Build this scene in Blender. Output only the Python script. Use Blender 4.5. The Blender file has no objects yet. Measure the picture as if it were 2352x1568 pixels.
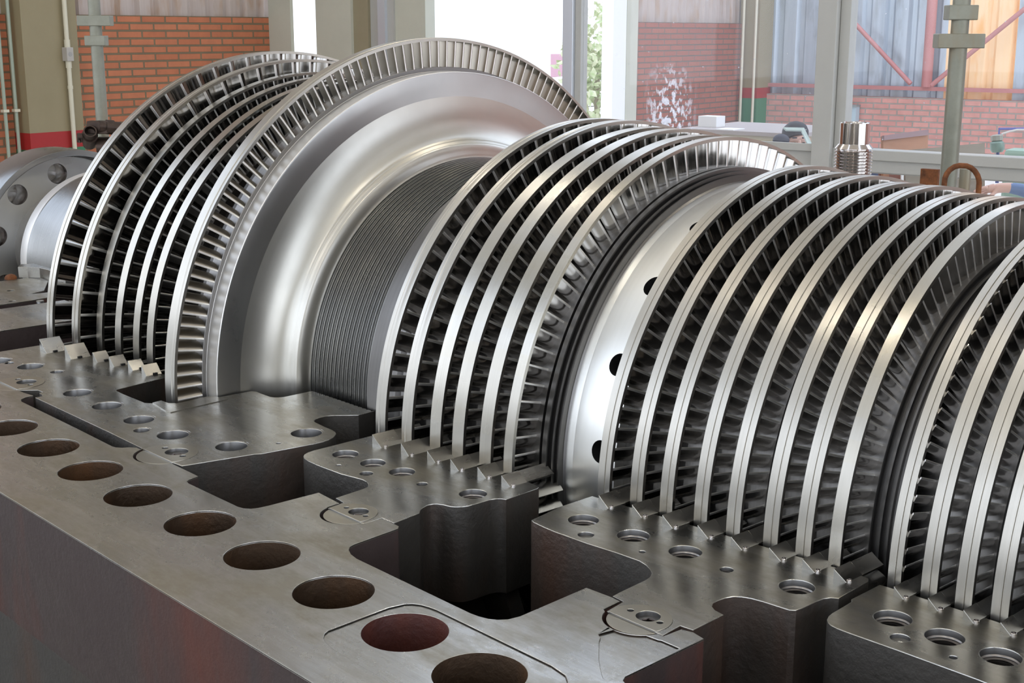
import bpy, bmesh, math, random
from mathutils import Vector, Matrix
import numpy as np
random.seed(7)
S = bpy.context.scene
COL = S.collection
PI = math.pi

# ------------------------------------------------------------------ camera, sky, exposure
cam = bpy.data.cameras.new('camera'); co = bpy.data.objects.new('camera', cam); COL.objects.link(co)
cam.sensor_width = 36.0; cam.lens = 3044.51 / 2352 * 36.0; cam.clip_start = .05; cam.clip_end = 200
_r = Vector((0.6812994, 0.73200427, 0.00094035)); _u = Vector((-0.1666477, 0.1538531, 0.9739393)); _f = Vector((-0.71278305, 0.66370097, -0.22680685))
M = Matrix.Identity(4)
for i in range(3):
    M[i][0] = _r[i]; M[i][1] = _u[i]; M[i][2] = -_f[i]
CP = Vector((2.1611534, -2.08368165, 0.76279439))
M.translation = CP
co.matrix_world = M
S.camera = co
S.view_settings.view_transform = 'Standard'; S.view_settings.look = 'None'; S.view_settings.gamma = 1
S.view_settings.use_curve_mapping = False
S.view_settings.exposure = 0.2
w = bpy.data.worlds.new('World'); S.world = w; w.use_nodes = True
nt = w.node_tree; nt.nodes.clear()
bg = nt.nodes.new('ShaderNodeBackground'); out = nt.nodes.new('ShaderNodeOutputWorld')
tc = nt.nodes.new('ShaderNodeTexCoord'); sp = nt.nodes.new('ShaderNodeSeparateXYZ'); cr = nt.nodes.new('ShaderNodeValToRGB')
nt.links.new(tc.outputs['Generated'], sp.inputs[0]); nt.links.new(sp.outputs['Z'], cr.inputs[0])
cr.color_ramp.elements[0].position = 0.0; cr.color_ramp.elements[0].color = (.84, .89, .97, 1)
cr.color_ramp.elements[1].position = 0.6; cr.color_ramp.elements[1].color = (.70, .80, .98, 1)
nt.links.new(cr.outputs[0], bg.inputs[0]); bg.inputs[1].default_value = 2.45
nt.links.new(bg.outputs[0], out.inputs[0])

# ------------------------------------------------------------------ material helpers
def mat(name, color=(.5, .5, .5), rough=.5, metal=0., spec=.5, build=None):
    m = bpy.data.materials.new(name); m.use_nodes = True
    t = m.node_tree; b = t.nodes['Principled BSDF']
    b.inputs['Base Color'].default_value = (*color, 1); b.inputs['Roughness'].default_value = rough
    b.inputs['Metallic'].default_value = metal; b.inputs['Specular IOR Level'].default_value = spec
    if build: build(t, b)
    return m
def N(t, typ, **kw):
    n = t.nodes.new(typ)
    for k, v in kw.items(): setattr(n, k, v)
    return n
def coords(t, scale=(1, 1, 1), rot=(0, 0, 0), out='Object'):
    c = N(t, 'ShaderNodeTexCoord'); mp = N(t, 'ShaderNodeMapping')
    mp.inputs['Scale'].default_value = scale; mp.inputs['Rotation'].default_value = rot
    t.links.new(c.outputs[out], mp.inputs[0]); return mp.outputs[0]
def noise(t, vec, scale, detail=4, rough=.6):
    n = N(t, 'ShaderNodeTexNoise'); n.inputs['Scale'].default_value = scale; n.inputs['Detail'].default_value = detail
    n.inputs['Roughness'].default_value = rough; t.links.new(vec, n.inputs['Vector']); return n.outputs['Fac']
def ramp(t, fac, stops):
    r = N(t, 'ShaderNodeValToRGB'); e = r.color_ramp.elements
    while len(e) > 1: e.remove(e[-1])
    e[0].position = stops[0][0]; c = stops[0][1]; e[0].color = (*c, 1) if len(c) == 3 else c
    for p, c in stops[1:]:
        x = e.new(p); x.color = (*c, 1)
    t.links.new(fac, r.inputs[0]); return r.outputs[0]
def mrange(t, fac, a, b, lo=0., hi=1.):
    m = N(t, 'ShaderNodeMapRange'); m.inputs[1].default_value = lo; m.inputs[2].default_value = hi
    m.inputs[3].default_value = a; m.inputs[4].default_value = b; t.links.new(fac, m.inputs[0]); return m.outputs[0]
def mix(t, fac, a, b, mode='MIX'):
    m = N(t, 'ShaderNodeMix', data_type='RGBA', blend_type=mode)
    for k, v in ((0, fac), (6, a), (7, b)):
        if isinstance(v, (int, float)): m.inputs[k].default_value = v
        elif isinstance(v, tuple): m.inputs[k].default_value = (*v, 1)
        else: t.links.new(v, m.inputs[k])
    return m.outputs[2]
def bump(t, b, h, strength=.3, dist=.002):
    n = N(t, 'ShaderNodeBump'); n.inputs['Strength'].default_value = strength; n.inputs['Distance'].default_value = dist
    t.links.new(h, n.inputs['Height']); t.links.new(n.outputs[0], b.inputs['Normal'])

def turned(name, c0, c1, rough=(.2, .32), aniso=.7, axscale=260, ang=0):
    """lathe-turned steel: fine rings round the X axis"""
    def f(t, b):
        v = coords(t, (axscale, 3, 3)); n = noise(t, v, 1.0, 3)
        v2 = coords(t, (5, 5, 5)); n2 = noise(t, v2, 1.0, 4)
        col = mix(t, n, c0, c1)
        col = mix(t, mrange(t, n2, 0, .35, .45, .8), col, tuple(x * .8 for x in c0))
        if ang:
            tcn = N(t, 'ShaderNodeTexCoord'); sx = N(t, 'ShaderNodeSeparateXYZ'); t.links.new(tcn.outputs['Object'], sx.inputs[0])
            at = N(t, 'ShaderNodeMath', operation='ARCTAN2'); t.links.new(sx.outputs['Y'], at.inputs[0]); t.links.new(sx.outputs['Z'], at.inputs[1])
            ml = N(t, 'ShaderNodeMath', operation='MULTIPLY'); ml.inputs[1].default_value = ang / (2 * PI); t.links.new(at.outputs[0], ml.inputs[0])
            fl = N(t, 'ShaderNodeMath', operation='FLOOR'); t.links.new(ml.outputs[0], fl.inputs[0])
            wn = N(t, 'ShaderNodeTexWhiteNoise', noise_dimensions='1D'); t.links.new(fl.outputs[0], wn.inputs['W'])
            col = mix(t, mrange(t, wn.outputs['Value'], 0, .35), col, (.50, .46, .37))
        t.links.new(col, b.inputs['Base Color'])
        t.links.new(mrange(t, n2, rough[0], rough[1], .3, .7), b.inputs['Roughness'])
        tg = N(t, 'ShaderNodeTangent', direction_type='RADIAL', axis='X'); t.links.new(tg.outputs[0], b.inputs['Tangent'])
        b.inputs['Anisotropic'].default_value = aniso
        bump(t, b, n, .08, .0004)
    return mat(name, c0, .25, 1, .5, f)
def machined_f(t, b):
    v = coords(t, (9, 150, 12), (0, 0, .22)); n = noise(t, v, 1.0, 6, .7)
    va = coords(t, (3, 26, 12), (0, 0, .5)); na = noise(t, va, 1.0, 5, .65)
    v2 = coords(t, (3.4, 6.0, 3), (0, 0, .5)); n2 = noise(t, v2, 1.2, 7, .7)
    v3 = coords(t, (1.1, 1.1, 1)); n3 = noise(t, v3, 1.6, 4)
    col = mix(t, mrange(t, n, 0, 1, .3, .7), (.45, .44, .41), (.55, .54, .51))
    col = mix(t, mrange(t, n2, 0, .8, .44, .62), col, (.30, .265, .19))
    col = mix(t, mrange(t, na, 0, .5, .52, .70), col, (.62, .61, .58))
    col = mix(t, mrange(t, n3, 0, .4, .52, .70), col, (.38, .38, .36))
    t.links.new(col, b.inputs['Base Color'])
    t.links.new(mrange(t, n2, .20, .40, .35, .65), b.inputs['Roughness'])
    bump(t, b, n, .12, .0006)
def castiron_f(c0, c1, rust):
    def f(t, b):
        v = coords(t, (1, 1, 1)); n = noise(t, v, 6, 6, .7); n2 = noise(t, v, 90, 3); n3 = noise(t, coords(t, (5, 5, 1.2)), 1, 4)
        col = mix(t, n, c0, c1); col = mix(t, mrange(t, n3, 0, .8, .5, .75), col, rust)
        t.links.new(col, b.inputs['Base Color']); bump(t, b, n2, .5, .003)
        t.links.new(mrange(t, n, .42, .7, .3, .7), b.inputs['Roughness'])
    return f
MT = {}
MT['top'] = mat('machined_steel', (.6, .59, .55), .3, 1, .5, machined_f)
MT['cast'] = mat('cast_iron', (.05, .045, .04), .55, .35, .5, castiron_f((.022, .020, .017), (.065, .058, .050), (.07, .032, .018)))
MT['paint'] = mat('casing_side_paint', (.08, .06, .06), .5, .0, .18, castiron_f((.034, .024, .022), (.062, .046, .044), (.11, .030, .018)))
MT['rusthole'] = mat('rusty_bore', (.1, .05, .03), .5, .6, .5, castiron_f((.025, .016, .009), (.085, .048, .025), (.13, .05, .012)))
MT['redhole'] = mat('red_primer_bore', (.15, .03, .02), .7, 0, .4, castiron_f((.035, .012, .010), (.10, .025, .018), (.15, .032, .010)))
MT['bore'] = mat('bright_bore', (.20, .195, .19), .34, 1, .5)
MT['thread'] = mat('thread_steel', (.30, .28, .265), .3, 1, .5)
MT['ringA'] = turned('shroud_steel', (.45, .43, .385), (.57, .545, .495), (.22, .34), .5, 400, 90)
MT['ringC'] = turned('shroud_steel_light', (.45, .43, .385), (.57, .545, .495), (.26, .38), .4, 500)
MT['disc'] = turned('disc_face_steel', (.42, .42, .41), (.56, .55, .53), (.26, .36), .6, 240)
MT['rim'] = turned('ground_rim_steel', (.74, .72, .69), (.84, .82, .79), (.44, .50), 0, 300)
MT['fillet'] = turned('polished_fillet_steel', (.52, .50, .45), (.68, .66, .60), (.27, .34), .3, 90)
MT['lab'] = turned('labyrinth_steel', (.27, .27, .265), (.40, .395, .38), (.25, .34), .5, 300)
MT['drum'] = turned('drum_steel', (.82, .82, .79), (.90, .90, .87), (.30, .40), .2, 90)
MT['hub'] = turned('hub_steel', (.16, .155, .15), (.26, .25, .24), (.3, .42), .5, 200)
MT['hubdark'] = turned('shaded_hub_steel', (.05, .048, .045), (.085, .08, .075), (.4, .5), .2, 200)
MT['coup'] = turned('coupling_steel', (.26, .26, .255), (.34, .34, .33), (.22, .3), .7, 120)
def blade_f(t, b):
    v = coords(t, (6, 6, 6)); n = noise(t, v, 4, 4)
    t.links.new(mix(t, n, (.38, .36, .34), (.50, .48, .45)), b.inputs['Base Color'])
    t.links.new(mrange(t, n, .09, .18, .3, .7), b.inputs['Roughness'])
MT['blade'] = mat('blade_steel', (.5, .48, .44), .2, 1, .5, blade_f)
MT['bladeD'] = mat('satin_blade_steel', (.50, .46, .39), .36, 1, .5)
MT['edge'] = mat('bright_blade_edge', (.93, .91, .87), .42, 1, .5)  # worn edge faces, colour brightened further to stand in for their highlight lines
MT['stud'] = mat('polished_stud_steel', (.62, .58, .56), .12, 1, .5)
MT['dark'] = mat('dark_recess', (.012, .012, .012), .6, 0, .3)
def rust_f(t, b):
    n = noise(t, coords(t), 22, 6, .7)
    t.links.new(ramp(t, n, [(.3, (.07, .03, .015)), (.55, (.22, .08, .03)), (.75, (.33, .14, .05))]), b.inputs['Base Color']); bump(t, b, n, .4, .003)
MT['rust'] = mat('rusty_steel', (.2, .08, .03), .8, .1, .3, rust_f)
def brownmetal_f(t, b):
    n = noise(t, coords(t), 30, 5); t.links.new(mix(t, n, (.035, .028, .024), (.10, .065, .05)), b.inputs['Base Color'])
MT['clamp'] = mat('oxidised_clamp_steel', (.06, .04, .035), .42, .7, .5, brownmetal_f)
def galv_f(t, b):
    n = noise(t, coords(t), 14, 6, .7); n2 = noise(t, coords(t, (4, 4, 1)), 3, 3)
    c = mix(t, n, (.18, .18, .14), (.33, .33, .27)); c = mix(t, mrange(t, n2, 0, .7, .5, .7), c, (.26, .20, .12))
    t.links.new(c, b.inputs['Base Color']); bump(t, b, n, .15, .002)
MT['galv'] = mat('weathered_galvanised', (.35, .35, .3), .45, .35, .5, galv_f)

# ------------------------------------------------------------------ object helpers
def tag(o, label=None, cat=None, group=None, kind=None):
    if label: o['label'] = label
    if cat: o['category'] = cat
    if group: o['group'] = group
    if kind: o['kind'] = kind
    return o
def empty(name, loc=(0, 0, 0), label=None, cat=None, group=None):
    o = bpy.data.objects.new(name, None); COL.objects.link(o); o.location = loc; o.empty_display_size = .05
    return tag(o, label, cat, group)
def link(name, me, parent=None, mats=()):
    o = bpy.data.objects.new(name, me); COL.objects.link(o)
    for m in mats: me.materials.append(m)
    if parent is not None:
        o.parent = parent
        if parent.type == 'EMPTY' or True:
            o.matrix_parent_inverse = Matrix.Translation(-Vector(parent.location)) if parent.rotation_euler.to_matrix() == Matrix.Identity(3) or True else o.matrix_parent_inverse
    return o
def is_edge(k, n): return k % n == 6
class MB:
    """collects verts/faces for one mesh"""
    def __init__(s): s.v = []; s.f = []; s.m = []; s.sm = []
    def add(s, vs, fs, mi=0, smooth=False, mtx=None):
        k = len(s.v)
        if mtx is not None: vs = [tuple(mtx @ Vector(p)) for p in vs]
        s.v += [tuple(p) for p in vs]
        for q, f in enumerate(fs): s.f.append(tuple(i + k for i in f)); s.m.append(mi[q] if isinstance(mi, list) else mi); s.sm.append(smooth)
        return s
    def box(s, x0, x1, y0, y1, z0, z1, mi=0, mtx=None):
        v = [(x, y, z) for z in (z0, z1) for y in (y0, y1) for x in (x0, x1)]
        return s.add(v, [(0, 2, 3, 1), (4, 5, 7, 6), (0, 1, 5, 4), (2, 6, 7, 3), (0, 4, 6, 2), (1, 3, 7, 5)], mi, False, mtx)
    def prism(s, poly, z0, z1, mi=0, mtx=None):
        n = len(poly); v = [(x, y, z0) for x, y in poly] + [(x, y, z1) for x, y in poly]
        fs = [tuple(reversed(range(n))), tuple(range(n, 2 * n))] + [(i, (i + 1) % n, n + (i + 1) % n, n + i) for i in range(n)]
        return s.add(v, fs, mi, False, mtx)
    def rev(s, prof, seg=64, axis='Z', closed=False, mi=0, mtx=None, a0=0, a1=2 * PI, smooth=True):
        """prof: list of (along axis, radius)"""
        full = abs(a1 - a0 - 2 * PI) < 1e-6; na = seg if full else seg + 1
        v = []
        for i in range(na):
            a = a0 + (a1 - a0) * i / seg; c, sn = math.cos(a), math.sin(a)
            for h, r in prof: v.append((h, r * c, r * sn) if axis == 'X' else (r * c, r * sn, h))
        n = len(prof); fs = []
        for i in range(seg):
            j = (i + 1) % na
            for k in range(n if closed else n - 1):
                l = (k + 1) % n
                q = (i * n + k, j * n + k, j * n + l, i * n + l)
                fs.append(q if axis == 'X' else tuple(reversed(q)) if False else q)
        return s.add(v, fs, mi, smooth, mtx)
    def tube(s, pts, r, seg=12, mi=0, cap=True, radii=None):
        P = [Vector(p) for p in pts]; n = len(P); v = []; up = Vector((0, 0, 1))
        t0 = (P[1] - P[0]).normalized(); a = t0.orthogonal().normalized()
        for i in range(n):
            t = (P[min(i + 1, n - 1)] - P[max(i - 1, 0)]).normalized()
            a = (a - t * a.dot(t)).normalized(); b = t.cross(a); rr = radii[i] if radii else r
            for k in range(seg):
                an = 2 * PI * k / seg; v.append(tuple(P[i] + (a * math.cos(an) + b * math.sin(an)) * rr))
        fs = [(i * seg + k, i * seg + (k + 1) % seg, (i + 1) * seg + (k + 1) % seg, (i + 1) * seg + k) for i in range(n - 1) for k in range(seg)]
        if cap: fs += [tuple(reversed(range(seg))), tuple(range((n - 1) * seg, n * seg))]
        return s.add(v, fs, mi, True)
    def sphere(s, c, r, seg=16, mi=0, sc=(1, 1, 1)):
        pr = [(-r * math.cos(PI * i / (seg // 2)), max(r * math.sin(PI * i / (seg // 2)), 1e-5)) for i in range(seg // 2 + 1)]
        return s.rev(pr, seg, mtx=Matrix.Translation(c) @ Matrix.Diagonal((*sc, 1)))
    def build(s, name, mats, parent=None, sharp=35, bevel=0):
        me = bpy.data.meshes.new(name); me.from_pydata(s.v, [], s.f)
        mats = mats if isinstance(mats, (list, tuple)) else [mats]
        me.polygons.foreach_set('material_index', s.m); me.polygons.foreach_set('use_smooth', s.sm)
        me.update()
        bm = bmesh.new(); bm.from_mesh(me)
        bmesh.ops.remove_doubles(bm, verts=bm.verts, dist=1e-6)
        bmesh.ops.recalc_face_normals(bm, faces=bm.faces)
        bm.to_mesh(me); bm.free()
        if any(s.sm): me.set_sharp_from_angle(angle=math.radians(sharp))
        o = link(name, me, parent, mats)
        if bevel:
            md = o.modifiers.new('bevel', 'BEVEL'); md.width = bevel; md.segments = 2; md.limit_method = 'ANGLE'; md.harden_normals = False
        return o

def arc(cx, cy, r, a0, a1, n=14):
    return [(cx + r * math.cos(math.radians(a0 + (a1 - a0) * i / n)), cy + r * math.sin(math.radians(a0 + (a1 - a0) * i / n))) for i in range(n + 1)]
def slab(name, outline, holes, z0, z1, mats, parent=None, bev=.0010, pockets=()):
    """extruded plate with round holes. mats: [top, side, bore, alt bore...]; holes: (x,y,r[,mat])"""
    cu = bpy.data.curves.new(name, 'CURVE'); cu.dimensions = '2D'; cu.fill_mode = 'BOTH'
    def spl(pts):
        s = cu.splines.new('POLY'); s.points.add(len(pts) - 1)
        for p, q in zip(s.points, pts): p.co = (q[0], q[1], 0, 1)
        s.use_cyclic_u = True
    spl(outline)
    for p in pockets: spl(p)
    for h in holes: spl(arc(h[0], h[1], h[2] - bev, 0, 360, 48)[:-1])
    cu.extrude = (z1 - z0) / 2 - bev; cu.bevel_depth = bev; cu.bevel_resolution = 1; cu.offset = -bev * .0
    tmp = bpy.data.objects.new('tmp', cu); COL.objects.link(tmp)
    dg = bpy.context.evaluated_depsgraph_get(); dg.update()
    me = bpy.data.meshes.new_from_object(tmp.evaluated_get(dg)); me.name = name
    bpy.data.objects.remove(tmp); bpy.data.curves.remove(cu)
    me.transform(Matrix.Translation((0, 0, (z0 + z1) / 2)))
    me.materials.clear()
    for p in me.polygons:
        c = p.center; nz = abs(p.normal.z); p.use_smooth = False
        if nz > .3: p.material_index = 0 if c.z > (z0 + z1) / 2 else 1
        else:
            p.material_index = 1
            for h in holes:
                if math.hypot(c.x - h[0], c.y - h[1]) < h[2] * 1.04: p.material_index = h[3] if len(h) > 3 else 2; p.use_smooth = True; break
    me.set_sharp_from_angle(angle=math.radians(30))
    return link(name, me, parent, mats)

# ------------------------------------------------------------------ the room (frame of the walls: a to the left, b towards the window wall)
HU = math.radians(-100.5); HV = math.radians(-10.5)
U = Vector((math.sin(HU), math.cos(HU), 0)); V = Vector((math.sin(HV), math.cos(HV), 0))
RO = Vector((CP.x, CP.y, 0)) + U * 8.8 + V * 8.35       # room corner, left wall / window wall
RR = math.atan2(-U.y, -U.x)
FZ = -.90
def room(o):
    o.location = RO; o.rotation_euler = (0, 0, RR); return o
def rl(a, b): return (8.8 - a, b - 8.35)                 # room local coordinates
def rw(a, b, z=0):                                       # world point
    p = Vector((CP.x, CP.y, 0)) + U * a + V * b; p.z = z; return p
def rbox(mb, a0, a1, b0, b1, z0, z1, mi=0):
    x0, y0 = rl(a0, b0); x1, y1 = rl(a1, b1)
    return mb.box(min(x0, x1), max(x0, x1), min(y0, y1), max(y0, y1), z0, z1, mi)
def rbuild(mb, name, mats, parent=None, kind='structure', bevel=0):
    o = mb.build(name, mats, None, bevel=bevel)
    if parent is not None: o.parent = parent
    else: room(o)
    if kind and parent is None: o['kind'] = kind
    return o
def brick_f(c1, c2, mortar, bw, bh, ax=0, z0=0., msz=.012):
    def f(t, b):
        tcn = N(t, 'ShaderNodeTexCoord'); sx = N(t, 'ShaderNodeSeparateXYZ'); t.links.new(tcn.outputs['Object'], sx.inputs[0])
        cb = N(t, 'ShaderNodeCombineXYZ'); t.links.new(sx.outputs[ax], cb.inputs[0])
        ad = N(t, 'ShaderNodeMath', operation='SUBTRACT'); ad.inputs[1].default_value = z0; t.links.new(sx.outputs['Z'], ad.inputs[0]); t.links.new(ad.outputs[0], cb.inputs[1])
        br = N(t, 'ShaderNodeTexBrick'); t.links.new(cb.outputs[0], br.inputs['Vector'])
        br.inputs['Color1'].default_value = (*c1, 1); br.inputs['Color2'].default_value = (*c2, 1); br.inputs['Mortar'].default_value = (*mortar, 1)
        br.inputs['Scale'].default_value = 1; br.inputs['Brick Width'].default_value = bw; br.inputs['Row Height'].default_value = bh
        br.inputs['Mortar Size'].default_value = msz; br.inputs['Mortar Smooth'].default_value = .15; br.inputs['Bias'].default_value = 0
        n = noise(t, coords(t), 9, 4); c = mix(t, mrange(t, n, 0, .25, .3, .7), br.outputs['Color'], (.12, .07, .05))
        t.links.new(c, b.inputs['Base Color']); inv = N(t, 'ShaderNodeMath', operation='SUBTRACT'); inv.inputs[0].default_value = 1
        t.links.new(br.outputs['Fac'], inv.inputs[1]); bump(t, b, inv.outputs[0], .8, .01)
    return f
def plaster_f(c0, c1):
    def f(t, b):
        n = noise(t, coords(t), 3, 5, .65); n2 = noise(t, coords(t), 160, 2)
        t.links.new(mix(t, n, c0, c1), b.inputs['Base Color']); bump(t, b, n2, .2, .002)
    return f
def sheet_f(c0, c1, c2):
    def f(t, b):
        n = noise(t, coords(t, (2, 2, .6)), 3, 4); n2 = noise(t, coords(t, (14, 14, .5)), 2, 3)
        c = mix(t, n2, c0, c1); c = mix(t, mrange(t, n, 0, .8, .5, .7), c, c2); t.links.new(c, b.inputs['Base Color'])
    return f
MT['brickL'] = mat('orange_brick', (.5, .2, .1), .75, 0, .3, brick_f((.56, .20, .10), (.50, .165, .08), (.20, .15, .09), .236, .059, 1, .893, .0085))
MT['brickM'] = mat('red_brick', (.5, .2, .15), .8, 0, .3, brick_f((.38, .13, .09), (.34, .11, .08), (.15, .12, .10), .30, .0665, 1, .885, .008))
MT['brickR'] = mat('pink_brick', (.5, .25, .2), .8, 0, .3, brick_f((.66, .33, .28), (.60, .29, .25), (.36, .32, .28), .209, .071, 0, .036, .009))
MT['beige'] = mat('beige_paint', (.4, .36, .25), .6, 0, .4, plaster_f((.25, .205, .115), (.31, .26, .155)))
MT['pale'] = mat('pale_render', (.6, .6, .52), .7, 0, .3, plaster_f((.46, .46, .38), (.58, .57, .48)))
MT['redp'] = mat('red_paint', (.35, .02, .02), .5, 0, .4); MT['greenp'] = mat('green_paint', (.05, .2, .1), .5, 0, .4)
MT['sheetL'] = mat('stained_sheeting', (.5, .4, .36), .5, .1, .4, sheet_f((.42, .34, .31), (.58, .50, .45), (.40, .24, .13)))
MT['sheetR'] = mat('galvanised_sheeting', (.5, .55, .6), .4, .3, .5, sheet_f((.36, .42, .48), (.54, .60, .66), (.30, .32, .34)))
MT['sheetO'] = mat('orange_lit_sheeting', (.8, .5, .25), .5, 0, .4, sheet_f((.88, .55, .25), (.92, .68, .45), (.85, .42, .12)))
MT['frame'] = mat('grey_frame_paint', (.4, .4, .37), .45, 0, .4, plaster_f((.40, .395, .365), (.47, .46, .43)))
MT['floor'] = mat('shop_floor', (.15, .14, .12), .5, 0, .4, plaster_f((.44, .41, .36), (.56, .52, .46)))
MT['ceil'] = mat('ceiling_sheet', (.7, .66, .58), .6, 0, .3, sheet_f((.66, .62, .54), (.76, .72, .64), (.6, .55, .46)))
MT['white'] = mat('white_paint', (.85, .85, .84), .5, 0, .4)
MT['ground'] = mat('sunlit_ground', (.75, .72, .66), .8, 0, .3, plaster_f((.7, .66, .6), (.82, .8, .75)))
MT['olive'] = mat('olive_render', (.3, .26, .17), .7, 0, .3, plaster_f((.26, .22, .14), (.34, .30, .20)))
MT['trimred'] = mat('faded_red_steel', (.5, .2, .2), .5, .1, .4, plaster_f((.42, .16, .15), (.52, .25, .24)))

H = 5.6   # ceiling height
# floor, outside ground
rbuild(rbox(MB(), 9.6, -8.2, -6.6, 8.5, FZ - .1, FZ), 'floor', MT['floor'])
rbuild(rbox(MB(), 9.6, -8.2, 8.5, 17.2, FZ - .1, FZ), 'floor', MT['ground'])
rbuild(rbox(MB(), 32, 9.6, -12, 32, FZ - .12, FZ - .02), 'ground', MT['ground'])
# ceiling with open skylight strips
mb = MB()
edges = [-8.2, -5.0, -4.6, -1.1, -.7, 2.7, 3.1, 6.5, 6.9, 9.0]
for i in range(0, len(edges), 2): rbox(mb, edges[i], edges[i + 1], -6.6, 8.5, H, H + .08)
rbuild(mb, 'ceiling', MT['ceil'])
# left wall: brick below, sheeting above (v from window corner back)
def corr(mb, p0, p1, z0, z1, pitch=.19, depth=.035, mi=0, thick=.004):
    """corrugated sheet between room points p0,p1 (a,b)"""
    x0, y0 = rl(*p0); x1, y1 = rl(*p1); L = math.hypot(x1 - x0, y1 - y0); dx, dy = (x1 - x0) / L, (y1 - y0) / L; nx, ny = -dy, dx
    prof = []; s = 0
    while s < L:
        for q, d in ((0, 0), (.55, 0), (.68, 1), (.87, 1)):
            ss = s + q * pitch
            if ss < L: prof.append((ss, d * depth))
        s += pitch
    prof.append((L, 0))
    poly = [(x0 + dx * s_ + nx * d, y0 + dy * s_ + ny * d) for s_, d in prof]
    back = [(x - nx * thick, y - ny * thick) for x, y in poly]
    n = len(poly); v = [(x, y, z) for z in (z0, z1) for x, y in poly + back]
    fs = []
    for i in range(n - 1):
        fs += [(i, i + 1, 2 * n + i + 1, 2 * n + i), (n + i + 1, n + i, 3 * n + i, 3 * n + i + 1)]
    return mb.add(v, fs, mi)
mb = MB(); rbox(mb, 8.8, 9.0, 6.2, 8.40, FZ, .893); rbox(mb, 8.8, 9.0, 2.6, 5.73, FZ, .893)
rbuild(mb, 'wall_left', MT['brickL'])
mb = MB(); corr(mb, (8.86, 2.6), (8.86, 8.38), .893, H); rbuild(mb, 'wall_left', MT['sheetL'])
# left pillar with red and green bands
mb = MB(); rbox(mb, 8.62, 9.02, 5.735, 6.2, .045, H); rbox(mb, 8.62, 9.02, 5.735, 6.2, -.078, .045, 1); rbox(mb, 8.62, 9.02, 5.735, 6.2, FZ, -.078, 2)
rbuild(mb, 'wall_pillar', [MT['beige'], MT['redp'], MT['greenp']])
# corner pillar, door gap and beige column on the window wall
rbuild(rbox(MB(), 8.80, 8.53, 8.30, 8.335, FZ, H), 'wall_corner', MT['pale'])
mb = MB(); rbox(mb, 8.226, 7.82, 8.30, 8.36, FZ, H, 0); rbox(mb, 8.226, 7.82, 8.36, 8.70, FZ, H, 1); rbox(mb, 7.82, 7.655, 8.33, 8.70, FZ, H, 1)
rbuild(mb, 'wall_column', [MT['pale'], MT['olive']])
MT['alu'] = mat('aluminium_frame', (.6, .63, .68), .35, .4, .5)
mb = MB(); rbox(mb, 7.655, 7.55, 8.36, 8.5, FZ, H, 0); rbox(mb, 7.55, 7.47, 8.33, 8.5, FZ, H, 1); rbox(mb, 7.47, 7.40, 8.36, 8.5, FZ, H, 0); rbox(mb, 7.40, 7.08, 8.38, 8.5, FZ, H, 2)
rbuild(mb, 'trim_1', [MT['frame'], MT['alu'], MT['pale']])
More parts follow.
